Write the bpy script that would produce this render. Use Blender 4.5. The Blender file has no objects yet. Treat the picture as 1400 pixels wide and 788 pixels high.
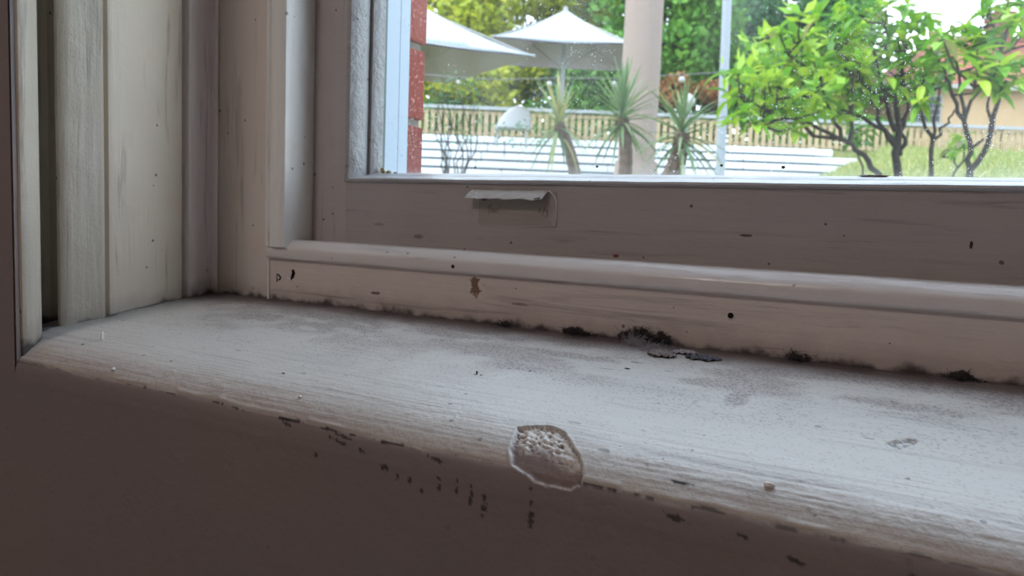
import bpy, bmesh, math, random
import numpy as np
from mathutils import Vector, Matrix
R = math.radians
S = bpy.context.scene
COL = S.collection
random.seed(7); rng = np.random.default_rng(7)

# ---------------------------------------------------------------- camera
YAW, PITCH, ROLL = R(29), R(5.2), R(2.2)
CAM = Vector((0, 0, .12))
FW = Vector((-math.sin(YAW)*math.cos(PITCH), math.cos(YAW)*math.cos(PITCH), -math.sin(PITCH)))
RT0 = Vector((math.cos(YAW), math.sin(YAW), 0)); UP0 = RT0.cross(FW)
RT = RT0*math.cos(ROLL)+UP0*math.sin(ROLL); UP = -RT0*math.sin(ROLL)+UP0*math.cos(ROLL)
cd = bpy.data.cameras.new('camera'); cam = bpy.data.objects.new('camera', cd); COL.objects.link(cam)
m = Matrix((RT, UP, -FW)).transposed().to_4x4(); m.translation = CAM; cam.matrix_world = m
cd.sensor_width = 36; cd.lens = 1060/1400*36; cd.clip_start = .01; cd.clip_end = 400
cd.dof.use_dof = True; cd.dof.focus_distance = .62; cd.dof.aperture_fstop = cd.lens/1000/.0024
S.camera = cam
# ---------------------------------------------------------------- sky, sun, exposure
w = bpy.data.worlds.new('sky'); S.world = w; w.use_nodes = True
nt = w.node_tree; nt.nodes.clear()
tc = nt.nodes.new('ShaderNodeTexCoord'); sx = nt.nodes.new('ShaderNodeSeparateXYZ'); rp = nt.nodes.new('ShaderNodeValToRGB')
bg = nt.nodes.new('ShaderNodeBackground'); wo = nt.nodes.new('ShaderNodeOutputWorld')
nt.links.new(tc.outputs['Generated'], sx.inputs[0]); nt.links.new(sx.outputs['Z'], rp.inputs[0])
rp.color_ramp.elements[0].position = 0; rp.color_ramp.elements[0].color = (.80, .91, 1, 1)
rp.color_ramp.elements[1].position = 1; rp.color_ramp.elements[1].color = (.66, .80, 1, 1)
nt.links.new(rp.outputs[0], bg.inputs[0]); bg.inputs[1].default_value = 2.9
nt.links.new(bg.outputs[0], wo.inputs[0])
sl = bpy.data.lights.new('sun', 'SUN'); so = bpy.data.objects.new('sun', sl); COL.objects.link(so)
sl.energy = 2.2; sl.angle = R(4); sl.color = (1, .95, .86)
so.rotation_euler = Vector((.55, .62, -1.05)).to_track_quat('-Z', 'Y').to_euler()
S.view_settings.view_transform = 'Standard'; S.view_settings.look = 'None'
S.view_settings.exposure = 0.8; S.view_settings.gamma = 1
# added fill light, unseen behind the viewer, brightens sill and room-facing joinery
ll = bpy.data.lights.new('room_fill_light', 'AREA'); lo = bpy.data.objects.new('room_fill_light', ll); COL.objects.link(lo)
ll.shape = 'DISK'; ll.size = .5; ll.energy = 14; ll.color = (1, .86, .82); lo.location = (-.9, -1.6, 2.3)

# ---------------------------------------------------------------- helpers
def tag(o, label=None, cat=None, group=None, kind=None):
    for k, v in (('label', label), ('category', cat), ('group', group), ('kind', kind)):
        if v: o[k] = v
    return o
def link(name, me, mat=None, parent=None, smooth=None):
    o = bpy.data.objects.new(name, me); COL.objects.link(o)
    if mat and not me.materials: me.materials.append(mat)
    if parent: o.parent = parent
    if smooth is not None:
        me.shade_smooth()
        if smooth < 179: me.set_sharp_from_angle(angle=R(smooth))
    return o
def empty(name, loc=(0, 0, 0)):
    o = bpy.data.objects.new(name, None); COL.objects.link(o); o.location = loc; o.empty_display_size = .05
    return o
def npmesh(name, V, F):
    V = np.asarray(V, np.float32); F = np.asarray(F, np.int32); n = F.shape[1]
    me = bpy.data.meshes.new(name)
    me.vertices.add(len(V)); me.vertices.foreach_set('co', V.ravel())
    me.loops.add(F.size); me.loops.foreach_set('vertex_index', F.ravel())
    me.polygons.add(len(F)); me.polygons.foreach_set('loop_start', np.arange(len(F), dtype=np.int32)*n)
    me.update(calc_edges=True); me.validate()
    return me
class MB:
    def __init__(s): s.v = []; s.f = []
    def box(s, a, b):
        i = len(s.v)
        s.v += [(x, y, z) for x in (a[0], b[0]) for y in (a[1], b[1]) for z in (a[2], b[2])]
        s.f += [tuple(i+k for k in q) for q in ((0,1,3,2),(4,6,7,5),(0,4,5,1),(2,3,7,6),(0,2,6,4),(1,5,7,3))]
        return s
    def obox(s, o, ax, ay, az, sx, sy, sz):   # oriented box, centre o, half sizes
        i = len(s.v); o = Vector(o)
        s.v += [tuple(o+ax*(sx*x)+ay*(sy*y)+az*(sz*z)) for x in (-1,1) for y in (-1,1) for z in (-1,1)]
        s.f += [tuple(i+k for k in q) for q in ((0,1,3,2),(4,6,7,5),(0,4,5,1),(2,3,7,6),(0,2,6,4),(1,5,7,3))]
        return s
    def tube(s, pts, rad, n=6, cap=True):
        pts = [Vector(p) for p in pts]; i0 = len(s.v)
        if not hasattr(rad, '__len__'): rad = [rad]*len(pts)
        for k, p in enumerate(pts):
            t = (pts[min(k+1, len(pts)-1)]-pts[max(k-1, 0)]).normalized()
            a = t.orthogonal().normalized() if k == 0 else (pa-t*pa.dot(t)).normalized()
            pa = a; b = t.cross(a)
            for j in range(n):
                th = 2*math.pi*j/n; s.v.append(tuple(p+(a*math.cos(th)+b*math.sin(th))*rad[k]))
        for k in range(len(pts)-1):
            for j in range(n):
                a, b = i0+k*n+j, i0+k*n+(j+1) % n; s.f.append((a, b, b+n, a+n))
        if cap:
            s.f.append(tuple(i0+j for j in reversed(range(n)))); e = i0+(len(pts)-1)*n; s.f.append(tuple(e+j for j in range(n)))
        return s
    def prism(s, poly, axis, lo, hi, wob=0):
        # poly in the two other axes, extruded along axis; wob = long slight unevenness
        seg = 1 if not wob else max(1, int(abs(hi-lo)/.02)); i0 = len(s.v); n = len(poly)
        rr = random.Random(len(poly)*31+int(abs(lo)*1000)); ph = [rr.uniform(0, 6.3) for _ in range(6)]
        for k in range(seg+1):
            u = lo+(hi-lo)*k/seg
            for j, (a, b) in enumerate(poly):
                d = wob*(math.sin(u*31+ph[0]+j*.3)+.6*math.sin(u*83+ph[1]+j*.7)+.4*math.sin(u*210+ph[2]+j*1.7)) if wob else 0
                a2, b2 = a+d, b-d*.6
                s.v.append((u, a2, b2) if axis == 'x' else (a2, b2, u) if axis == 'z' else (a2, u, b2))
        for k in range(seg):
            for j in range(n):
                a, b = i0+k*n+j, i0+k*n+(j+1) % n; s.f.append((a, b, b+n, a+n))
        s.f.append(tuple(i0+j for j in reversed(range(n)))); e = i0+seg*n; s.f.append(tuple(e+j for j in range(n)))
        return s
    def mesh(s, name):
        me = bpy.data.meshes.new(name); me.from_pydata(s.v, [], s.f); me.update()
        bm = bmesh.new(); bm.from_mesh(me); bmesh.ops.recalc_face_normals(bm, faces=bm.faces); bm.to_mesh(me); bm.free()
        return me
    def build(s, name, mat, parent=None, smooth=None):
        return link(name, s.mesh(name), mat, parent, smooth)
def bevel(o, wd, seg=2):
    b = o.modifiers.new('bevel', 'BEVEL'); b.width = wd; b.segments = seg; b.limit_method = 'ANGLE'; return o

# value noise in numpy for worn surfaces
def vnoise(x, y, seed):
    r = np.random.default_rng(seed).random((257, 257)); xi = np.floor(x).astype(int); yi = np.floor(y).astype(int)
    fx = x-xi; fy = y-yi; fx = fx*fx*(3-2*fx); fy = fy*fy*(3-2*fy); xi %= 256; yi %= 256
    return (r[xi, yi]*(1-fx)*(1-fy)+r[xi+1, yi]*fx*(1-fy)+r[xi, yi+1]*(1-fx)*fy+r[xi+1, yi+1]*fx*fy)
def fbm(x, y, seed, o=4):
    t = 0; a = .5; n = 0
    for k in range(o): t = t+a*vnoise(x*2**k, y*2**k, seed+k); n += a; a *= .5
    return t/n
def sstep(a, b, x):
    t = np.clip((x-a)/(b-a), 0, 1); return t*t*(3-2*t)

# ---------------------------------------------------------------- materials
class NT:
    def __init__(s, name):
        s.m = bpy.data.materials.new(name); s.m.use_nodes = True; s.t = s.m.node_tree; s.t.nodes.clear()
        s.out = s.n('ShaderNodeOutputMaterial')
    def n(s, ty, **k):
        o = s.t.nodes.new(ty)
        for a, b in k.items(): setattr(o, a, b)
        return o
    def l(s, a, b): s.t.links.new(a, b)
    def inp(s, node, i, v):
        if hasattr(v, 'links'): s.l(v, node.inputs[i])
        elif v is not None: node.inputs[i].default_value = v
    def math(s, op, a, b=None, c=None):
        o = s.n('ShaderNodeMath', operation=op); s.inp(o, 0, a); s.inp(o, 1, b); s.inp(o, 2, c); return o.outputs[0]
    def vmath(s, op, a, b=None):
        o = s.n('ShaderNodeVectorMath', operation=op); s.inp(o, 0, a); s.inp(o, 1, b); return o.outputs[0]
    def noise(s, vec, sc, det=3, dist=0, rough=.5):
        o = s.n('ShaderNodeTexNoise'); s.l(vec, o.inputs['Vector']); o.inputs['Scale'].default_value = sc
        o.inputs['Detail'].default_value = det; o.inputs['Distortion'].default_value = dist; o.inputs['Roughness'].default_value = rough
        return o.outputs[0]
    def ramp(s, f, lo, hi):
        o = s.n('ShaderNodeMapRange', interpolation_type='SMOOTHSTEP'); s.inp(o, 0, f); o.inputs[1].default_value = lo; o.inputs[2].default_value = hi; return o.outputs[0]
    def mix(s, f, a, b):
        o = s.n('ShaderNodeMix', data_type='RGBA'); s.inp(o, 0, f); s.inp(o, 6, a); s.inp(o, 7, b); return o.outputs[2]
    def bump(s, h, strength, dist, nrm=None):
        o = s.n('ShaderNodeBump'); s.l(h, o.inputs['Height']); o.inputs['Strength'].default_value = strength; o.inputs['Distance'].default_value = dist
        if nrm: s.l(nrm, o.inputs['Normal'])
        return o.outputs[0]
    def bsdf(s, col, rough=.5, nrm=None, spec=.5, metal=0):
        o = s.n('ShaderNodeBsdfPrincipled'); s.inp(o, 'Base Color', col); s.inp(o, 'Roughness', rough)
        o.inputs['Specular IOR Level'].default_value = spec; o.inputs['Metallic'].default_value = metal
        if nrm: s.l(nrm, o.inputs['Normal'])
        return o.outputs[0]
    def done(s, sh): s.l(sh, s.out.inputs[0]); return s.m
def c4(c): return (c[0], c[1], c[2], 1)

def paint(name, col, grain=(1, 1, 1), rough=.42, specks=1.0, bump=1.0, marks=(), foot=False, attr=None):
    """old gloss paint: brush strokes along the grain, pinholes, specks and dated marks"""
    k = NT(name); geo = k.n('ShaderNodeNewGeometry'); P = geo.outputs['Position']
    G = k.vmath('MULTIPLY', P, grain)
    low = k.noise(P, 9, 4); colr = k.mix(low, c4([c*.90 for c in col]), c4([min(1, c*1.08) for c in col]))
    if attr:
        a = k.n('ShaderNodeAttribute', attribute_name=attr); colr = a.outputs['Color']
    warm = k.ramp(k.noise(P, 23, 3), .56, .75)
    if not attr: colr = k.mix(k.math('MULTIPLY', warm, .25), colr, c4((col[0]*.92, col[1]*.82, col[2]*.70)))
    # specks
    v = k.n('ShaderNodeTexVoronoi', feature='F1'); k.l(k.vmath('ADD', P, k.vmath('MULTIPLY', k.n('ShaderNodeTexNoise').outputs[1], (.004,)*3)), v.inputs['Vector']); v.inputs['Scale'].default_value = 62
    sp = k.math('LESS_THAN', v.outputs['Distance'], k.math('MULTIPLY', k.noise(P, 61, 1), .22))
    pick = k.math('GREATER_THAN', k.n('ShaderNodeSeparateColor').outputs[0], .8)
    sc = pick.node.inputs[0].links[0].from_node; k.l(v.outputs['Color'], sc.inputs[0])
    spk = k.math('MULTIPLY', k.math('MULTIPLY', sp, pick), .75*specks)
    colr = k.mix(spk, colr, (.035, .03, .028, 1))
    # dirt rubbed into the strokes
    gr = k.ramp(k.noise(G, 75, 5, .5, .65), .56, .72); colr = k.mix(k.math('MULTIPLY', gr, .42*specks), colr, (.10, .08, .075, 1))
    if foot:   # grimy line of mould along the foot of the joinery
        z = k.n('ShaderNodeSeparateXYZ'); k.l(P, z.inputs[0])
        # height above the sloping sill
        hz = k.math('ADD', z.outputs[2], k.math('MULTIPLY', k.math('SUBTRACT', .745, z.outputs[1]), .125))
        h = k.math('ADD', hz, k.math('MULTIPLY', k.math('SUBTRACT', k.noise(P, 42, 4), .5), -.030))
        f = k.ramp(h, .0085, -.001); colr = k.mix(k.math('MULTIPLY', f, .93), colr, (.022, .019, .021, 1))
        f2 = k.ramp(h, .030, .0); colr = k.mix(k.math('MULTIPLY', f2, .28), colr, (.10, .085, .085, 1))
    for (cx, cy, cz, rx, ry, rz, mc, edge) in marks:
        d = k.vmath('MULTIPLY', k.vmath('SUBTRACT', P, (cx, cy, cz)), (1/rx, 1/ry, 1/rz))
        L = k.n('ShaderNodeVectorMath', operation='LENGTH'); k.l(d, L.inputs[0])
        e = k.math('ADD', L.outputs['Value'], k.math('MULTIPLY', k.math('SUBTRACT', k.noise(P, .9/min(rx, rz), 4), .5), edge))
        colr = k.mix(k.ramp(e, 1.0, .72), colr, c4(mc))
    b1 = k.bump(k.noise(G, 130, 4, .3), .55*bump, .0016)
    b2 = k.bump(k.noise(P, 26, 4), .45*bump, .005, b1)
    b3 = k.bump(k.noise(P, 330, 3), .35*bump, .0009, b2)
    rr = k.math('ADD', rough, k.math('MULTIPLY', low, .12))
    return k.done(k.bsdf(colr, rr, b3, .45))
ALB = 1.0
def plain(name, col, rough=.6, var=.12, scale=20, spec=.4, bump=0, metal=0):
    col = [c*ALB for c in col]
    k = NT(name); P = k.n('ShaderNodeNewGeometry').outputs['Position']; nz = k.noise(P, scale, 4)
    cc = k.mix(nz, c4([c*(1-var) for c in col]), c4([min(1, c*(1+var)) for c in col]))
    return k.done(k.bsdf(cc, rough, k.bump(nz, bump, .01) if bump else None, spec, metal))
def leafmat(name, a, b, c=None, trans=.35):
    a = [x*ALB for x in a]; b = [x*ALB for x in b]; c = c and [x*ALB for x in c]
    k = NT(name); g = k.n('ShaderNodeNewGeometry'); oi = k.n('ShaderNodeObjectInfo')
    r = k.math('FRACT', k.math('ADD', g.outputs['Random Per Island'], oi.outputs['Random']))
    col = k.mix(r, c4(a), c4(b))
    if c: col = k.mix(k.ramp(k.noise(g.outputs['Position'], .8, 2), .52, .62), col, c4(c))
    d = k.bsdf(col, .45, None, .35); t = k.n('ShaderNodeBsdfTranslucent'); k.l(col, t.inputs[0])
    mx = k.n('ShaderNodeMixShader'); mx.inputs[0].default_value = trans; k.l(d, mx.inputs[1]); k.l(t.outputs[0], mx.inputs[2])
    return k.done(mx.outputs[0])

GX, GZ = (.06, 1, 1), (1, 1, .06)     # grain along x / along z
CREAM = (.60, .57, .51)
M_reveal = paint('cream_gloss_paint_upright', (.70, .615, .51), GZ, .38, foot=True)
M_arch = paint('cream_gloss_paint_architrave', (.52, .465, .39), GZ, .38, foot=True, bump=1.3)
M_cover = paint('cover_bead_skylit_tint', (.84, .80, .82), GZ, .26, foot=True)  # bluish skylight on the cover bead is mixed into this base colour
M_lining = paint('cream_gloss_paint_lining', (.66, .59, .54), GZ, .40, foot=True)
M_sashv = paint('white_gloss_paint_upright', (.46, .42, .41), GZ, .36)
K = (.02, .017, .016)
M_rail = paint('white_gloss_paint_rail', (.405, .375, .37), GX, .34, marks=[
    (-0.3095, .787, 0.0829, .004, .02, .0022, (.16, .05, .03), .5), (-0.1730, .787, 0.1111, .007, .02, .0018, (.12, .09, .08), 1.2),
    (0.0200, .787, 0.1115, .0015, .02, .004, K, .8), (-0.6336, .787, 0.1047, .010, .02, .0025, (.30, .26, .24), 1.6),
    (-0.5723, .787, 0.0919, .008, .02, .003, (.22, .19, .18), 1.8), (-0.7154, .787, 0.0822, .022, .02, .004, K, 1.6)])
M_apron = paint('cream_gloss_paint_apron', (.655, .575, .53), GX, .36, foot=True, marks=[
    (-.4575, .74, .0400, .0085, .02, .0095, (.20, .125, .075), 4.0), (-.456, .74, .031, .003, .02, .004, (.33, .24, .14), 1.8),
    (-.40, .74, .026, .012, .02, .0018, (.30, .25, .21), 1.5), (-.60, .74, .022, .008, .02, .0022, (.20, .16, .14), 1.5),
    (-.2547, .74, .004, .034, .02, .014, (.035, .03, .032), 2.4), (-.33, .74, -.001, .022, .02, .008, (.06, .05, .05), 2.4), (-.417, .74, 0, .02, .02, .006, (.08, .07, .07), 2.4),
    (-.11, .74, 0, .012, .02, .009, (.08, .07, .07), 2.4), (.02, .74, 0, .02, .02, .007, (.05, .045, .045), 2.4)])
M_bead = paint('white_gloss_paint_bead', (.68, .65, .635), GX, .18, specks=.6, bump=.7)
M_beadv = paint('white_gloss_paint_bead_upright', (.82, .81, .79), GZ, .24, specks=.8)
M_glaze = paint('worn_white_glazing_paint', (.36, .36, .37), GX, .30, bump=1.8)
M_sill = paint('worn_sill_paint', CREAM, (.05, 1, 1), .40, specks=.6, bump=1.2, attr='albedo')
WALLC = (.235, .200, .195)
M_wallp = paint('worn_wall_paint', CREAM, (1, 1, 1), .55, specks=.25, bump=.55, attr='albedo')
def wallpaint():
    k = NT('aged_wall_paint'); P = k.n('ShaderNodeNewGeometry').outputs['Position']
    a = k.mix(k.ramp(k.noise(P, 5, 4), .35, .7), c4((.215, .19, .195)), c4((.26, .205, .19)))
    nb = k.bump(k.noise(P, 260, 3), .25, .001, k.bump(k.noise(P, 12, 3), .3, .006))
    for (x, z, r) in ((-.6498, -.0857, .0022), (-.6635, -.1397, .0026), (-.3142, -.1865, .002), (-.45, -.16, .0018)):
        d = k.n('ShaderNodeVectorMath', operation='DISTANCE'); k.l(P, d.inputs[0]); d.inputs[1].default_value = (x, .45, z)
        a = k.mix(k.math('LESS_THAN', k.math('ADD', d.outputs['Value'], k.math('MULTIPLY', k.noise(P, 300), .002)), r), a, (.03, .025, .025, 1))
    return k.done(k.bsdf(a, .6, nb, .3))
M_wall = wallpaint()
M_room = plain('room_plaster', (.48, .40, .36), .8, .08, 4)
M_floor = plain('dark_floorboards', (.16, .10, .07), .5, .2, 6)

def glassmat():
    k = NT('dirty_window_glass'); P = k.n('ShaderNodeNewGeometry').outputs['Position']
    tr = k.n('ShaderNodeBsdfTransparent'); tr.inputs[0].default_value = (.97, .98, .98, 1)
    gl = k.n('ShaderNodeBsdfGlossy'); gl.inputs['Roughness'].default_value = .02
    di = k.n('ShaderNodeBsdfDiffuse'); di.inputs[0].default_value = (.85, .86, .86, 1)
    tl = k.n('ShaderNodeBsdfTranslucent'); tl.inputs[0].default_value = (.9, .92, .95, 1)
    ge = k.n('ShaderNodeNewGeometry'); dt = k.n('ShaderNodeVectorMath', operation='DOT_PRODUCT'); k.l(ge.outputs['Normal'], dt.inputs[0]); k.l(ge.outputs['Incoming'], dt.inputs[1])
    fr = k.math('ADD', .03, k.math('MULTIPLY', k.math('POWER', k.math('SUBTRACT', 1.0, k.math('ABSOLUTE', dt.outputs['Value'])), 5.0), .6))
    m1 = k.n('ShaderNodeMixShader'); k.l(fr, m1.inputs[0]); k.l(tr.outputs[0], m1.inputs[1]); k.l(gl.outputs[0], m1.inputs[2])
    film = k.n('ShaderNodeMixShader'); film.inputs[0].default_value = .6; k.l(di.outputs[0], film.inputs[1]); k.l(tl.outputs[0], film.inputs[2])
    tot = None
    for sc, rad, thr in ((260, .20, .72), (130, .16, .80), (520, .24, .65)):
        v = k.n('ShaderNodeTexVoronoi'); k.l(P, v.inputs['Vector']); v.inputs['Scale'].default_value = sc
        s_ = k.n('ShaderNodeSeparateColor'); k.l(v.outputs['Color'], s_.inputs[0])
        s1 = k.math('MULTIPLY', k.ramp(v.outputs['Distance'], rad, rad*.5), k.math('GREATER_THAN', s_.outputs[0], thr))
        tot = s1 if tot is None else k.math('MAXIMUM', tot, s1)
    patch = k.ramp(k.noise(P, 11, 3), .38, .62)
    tot = k.math('MULTIPLY', k.math('MULTIPLY', tot, patch), .62)
    haze = k.math('MULTIPLY', k.ramp(k.noise(k.vmath('MULTIPLY', P, (1, 1, .35)), 16, 4), .35, .8), .05)
    z = k.n('ShaderNodeSeparateXYZ'); k.l(P, z.inputs[0])
    low = k.math('MULTIPLY', k.ramp(k.math('ADD', z.outputs[2], k.math('MULTIPLY', k.noise(P, 30, 3), -.03)), .172, .145), .16)
    f = k.math('MINIMUM', k.math('ADD', k.math('ADD', k.math('ADD', haze, .012), tot), low), .8)
    m2 = k.n('ShaderNodeMixShader'); k.l(f, m2.inputs[0]); k.l(m1.outputs[0], m2.inputs[1]); k.l(film.outputs[0], m2.inputs[2])
    return k.done(m2.outputs[0])
M_glass = glassmat()
M_white = plain('white_exterior_paint', (.33, .40, .48), .45, .04, 12)
M_mark = plain('black_mark', (.015, .013, .013), .6)
M_hole = plain('dark_hole', (.008, .007, .007), .9)
M_dust = plain('grey_lint', (.035, .032, .038), .95)
M_web = plain('pale_cobweb', (.38, .38, .42), .9)
M_debris = plain('debris_grey_brown', (.42, .38, .37), .8, .55, 420, bump=1)
M_debrisk = plain('debris_blue_black', (.17, .18, .22), .7, .8, 420, bump=1)
M_flake = plain('white_paint_flake', (.72, .70, .66), .5, .1, 100)
M_putty = plain('yellowed_putty', (.45, .40, .20), .7, .3, 200, bump=.5)

# ================================================================ STRUCTURE: the room
room = MB()
TOPZ = 2.2; XL, XR = -.965, 1.165
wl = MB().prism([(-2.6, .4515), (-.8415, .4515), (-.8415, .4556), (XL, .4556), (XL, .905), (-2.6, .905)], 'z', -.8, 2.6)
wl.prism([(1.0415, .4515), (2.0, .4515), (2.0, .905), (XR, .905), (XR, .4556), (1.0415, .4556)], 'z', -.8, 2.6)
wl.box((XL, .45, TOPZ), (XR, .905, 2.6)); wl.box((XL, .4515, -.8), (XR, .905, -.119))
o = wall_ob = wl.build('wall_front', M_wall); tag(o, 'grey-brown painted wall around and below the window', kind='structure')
for nm, a, b, mt in (('wall_back', (-2.7, -3.0, -.8), (2.1, -2.9, 2.6), M_room), ('wall_left', (-2.7, -2.9, -.8), (-2.6, .905, 2.6), M_room),
                     ('wall_right', (2.0, -2.9, -.8), (2.1, .905, 2.6), M_room), ('floor', (-2.7, -3.0, -.9), (2.1, .905, -.8), M_floor),
                     ('ceiling', (-2.7, -3.0, 2.6), (2.1, 1.03, 2.7), M_room)):
    tag(MB().box(a, b).build(nm, mt), kind='structure')

# ================================================================ window_1
win = empty('window_1', (-.2, .745, 0)); tag(win, 'old timber sash window with chipped off-white paint', kind='structure')
def wp(ob):
    ob.parent = win; ob.matrix_parent_inverse = Matrix.Translation((-win.location.x, -win.location.y, 0)); return ob
ARCH = [(-.9645, .4556), (-.8420, .4556), (-.8390, .4570), (-.8378, .4605), (-.8395, .468), (-.8440, .4765), (-.8480, .4815), (-.8530, .4845), (-.862, .4865), (-.890, .490), (-.930, .497), (-.952, .515),
        (-.955, .535), (-.945, .548), (-.925, .552), (-.898, .546), (-.884, .530), (-.880, .520), (-.8760, .5160), (-.8710, .5160), (-.8675, .5190), (-.8652, .5260), (-.8635, .5370), (-.8615, .5500), (-.8605, .560), (-.8635, .565), (-.873, .568), (-.874, .571), (-.9645, .571)]
PANEL = [(-.9645, .5715), (-.8735, .5715), (-.868, .5735), (-.8665, .578), (-.871, .61), (-.877, .65), (-.8825, .680), (-.8840, .6865), (-.8940, .6890), (-.8945, .6915), (-.9645, .6915)]
COVER = [(-.9645, .692), (-.890, .692), (-.8825, .6925), (-.8790, .6935), (-.8775, .6955), (-.8785, .6975), (-.8805, .6985), (-.8800, .7000), (-.8825, .712), (-.8860, .724), (-.8885, .7325),
         (-.8870, .7340), (-.8825, .7345), (-.8785, .7360), (-.8770, .7385), (-.8785, .740), (-.8785, .745), (-.9645, .745)]
mir = lambda P: [(.2-x, y) for x, y in P]
for P, nm, mt in ((ARCH, 'architrave', M_arch), (PANEL, 'reveal_panel', M_reveal), (COVER, 'cover_bead', M_cover)):
    wp(MB().prism(P, 'z', -.085, TOPZ, .00022).build(nm, mt, smooth=32))
    wp(MB().prism(mir(P), 'z', -.085, TOPZ, .00022).build(nm, mt, smooth=32))
for s in (0, 1):
    f = (lambda x: x) if s == 0 else (lambda x: .2-x)
    a, b = sorted((f(-.900), f(-.7795)))
    wp(MB().box((a, .7402, -.03), (b, .835, TOPZ)).build('pulley_lining', M_lining))
ap = wp(MB().box((-.7795, .7405, -.03), (.9795, .835, .0555)).build('apron_board', M_apron))
wp(MB().tube([(-.7795, .7398, z) for z in (-.004, .01, .02, .03, .04, .052)], [.0014, .0020, .0014, .0021, .0015, .0018], 8).build('caulk_ridge', M_beadv, smooth=60))
# staff beads
VB = [(-.7835, .745), (-.7835, .7385), (-.7825, .7355), (-.7795, .7340), (-.7765, .7352), (-.7755, .7368), (-.7735, .7345), (-.769, .7318), (-.762, .7308), (-.755, .7306), (-.7505, .7312), (-.7465, .7335),
      (-.7455, .7365), (-.7458, .745), (-.7468, .760), (-.7480, .775), (-.7490, .788), (-.7490, .80), (-.7835, .80)]
wp(MB().prism(VB, 'z', .0700, TOPZ, .00018).build('staff_bead', M_beadv, smooth=35))
wp(MB().prism(mir(VB), 'z', .0700, TOPZ, .00018).build('staff_bead', M_beadv, smooth=35))
HB = [(.800, .0560), (.7395, .0560), (.7375, .0545), (.7356, .0560), (.7350, .0590), (.7350, .0655), (.7356, .0682), (.7372, .0703), (.7410, .0738), (.7450, .0770), (.7478, .0788), (.7505, .0795), (.7600, .0796), (.7875, .0792), (.800, .0792)]
hb = wp(MB().prism(HB, 'x', -.7805, .9805, .00022).build('staff_bead', M_bead, smooth=40))
# lower sash
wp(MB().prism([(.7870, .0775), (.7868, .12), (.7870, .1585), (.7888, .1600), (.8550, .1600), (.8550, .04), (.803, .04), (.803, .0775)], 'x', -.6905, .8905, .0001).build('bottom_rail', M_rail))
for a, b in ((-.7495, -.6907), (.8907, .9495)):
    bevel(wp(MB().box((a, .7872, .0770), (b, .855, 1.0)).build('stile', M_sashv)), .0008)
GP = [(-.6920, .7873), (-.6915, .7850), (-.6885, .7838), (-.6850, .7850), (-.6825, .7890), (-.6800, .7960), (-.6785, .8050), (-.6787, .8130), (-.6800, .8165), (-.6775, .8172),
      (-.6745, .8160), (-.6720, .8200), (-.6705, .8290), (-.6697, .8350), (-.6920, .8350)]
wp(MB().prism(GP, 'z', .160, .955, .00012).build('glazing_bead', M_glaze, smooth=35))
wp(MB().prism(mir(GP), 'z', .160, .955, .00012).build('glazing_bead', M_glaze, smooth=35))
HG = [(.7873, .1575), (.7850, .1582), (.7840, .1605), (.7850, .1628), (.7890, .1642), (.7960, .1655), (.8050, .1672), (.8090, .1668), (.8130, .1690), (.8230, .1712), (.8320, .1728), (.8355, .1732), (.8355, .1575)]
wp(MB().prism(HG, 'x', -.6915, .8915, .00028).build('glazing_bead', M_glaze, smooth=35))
wp(MB().box((-.685, .8360, .158), (.885, .8395, .965)).build('glass_pane', M_glass))
wp(MB().prism([(-.690, .840), (-.6750, .840), (-.6800, .849), (-.6820, .855), (-.690, .855)], 'z', .165, .96).build('putty', plain('dark_green_putty', (.05, .08, .08), .6)))
wp(MB().box((-.6907, .7872, .955), (.8907, .855, 1.0)).build('meeting_rail', M_rail))
# upper sash and head
wp(MB().box((-.7495, .858, .96), (.9495, .898, .999)).build('upper_meeting_rail', M_white))
for a, b in ((-.7495, -.692), (.892, .9495)):
    wp(MB().box((a, .858, .999), (b, .898, TOPZ)).build('upper_stile', M_white))
wp(MB().box((-.692, .876, .999), (.892, .8795, 2.12)).build('upper_pane', M_glass))
wp(MB().box((-.692, .858, 2.12), (.892, .898, TOPZ)).build('upper_rail', M_white))
# outside lining and timber sill beyond the glass
for s in (0, 1):
    f = (lambda x: x) if s == 0 else (lambda x: .2-x)
    a, b = sorted((f(-.79), f(-.6945))); wp(bevel(MB().box((a, .90, .03), (b, .9225, TOPZ)).build('outside_lining', M_white), .001))
    a, b = sorted((f(-.79), f(-.6948))); wp(MB().box((a, .8555, .10), (b, .8995, .96)).build('parting_slip', M_white))
wp(MB().prism([(.84, .03), (.84, .08), (1.05, .03), (1.05, -.02), (.84, -.02)], 'x', -.745, .945).build('outside_sill', M_white))

# ---------------------------------------------------------------- the window sill: a fine worn surface
PROF = [(.7450, .0005), (.7000, -.0030), (.6200, -.0095), (.5600, -.0165), (.5200, -.0225), (.4900, -.0285), (.4720, -.0345), (.4590, -.0430), (.4520, -.0530), (.4500, -.0650), (.4500, -.0750), (.4500, -.0980), (.4500, -.1200), (.4500, -.2000), (.4500, -.4500)]
def catmull(P, n=24):
    P = [np.array(p) for p in P]; P = [2*P[0]-P[1]]+P+[2*P[-1]-P[-2]]; o = []
    for i in range(1, len(P)-2):
        a, b, c, d = P[i-1:i+3]
        for t in np.linspace(0, 1, n, endpoint=False): o.append(.5*(2*b+(c-a)*t+(2*a-5*b+4*c-d)*t*t+(3*b-a-3*c+d)*t**3))
    o.append(P[-2]); return np.array(o)
def catm(P, n=24): return catmull(P, n)
Q = catm(PROF); AL = np.concatenate([[0], np.cumsum(np.linalg.norm(np.diff(Q, axis=0), axis=1))])
ss = np.concatenate([np.arange(0, .365, .0013), np.arange(.368, AL[-1], .004)]); xs = np.concatenate([np.arange(-.905, .25, .0013), np.arange(.256, 1.106, .006)])
py_, pz_ = np.interp(ss, AL, Q[:, 0]), np.interp(ss, AL, Q[:, 1])
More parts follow.
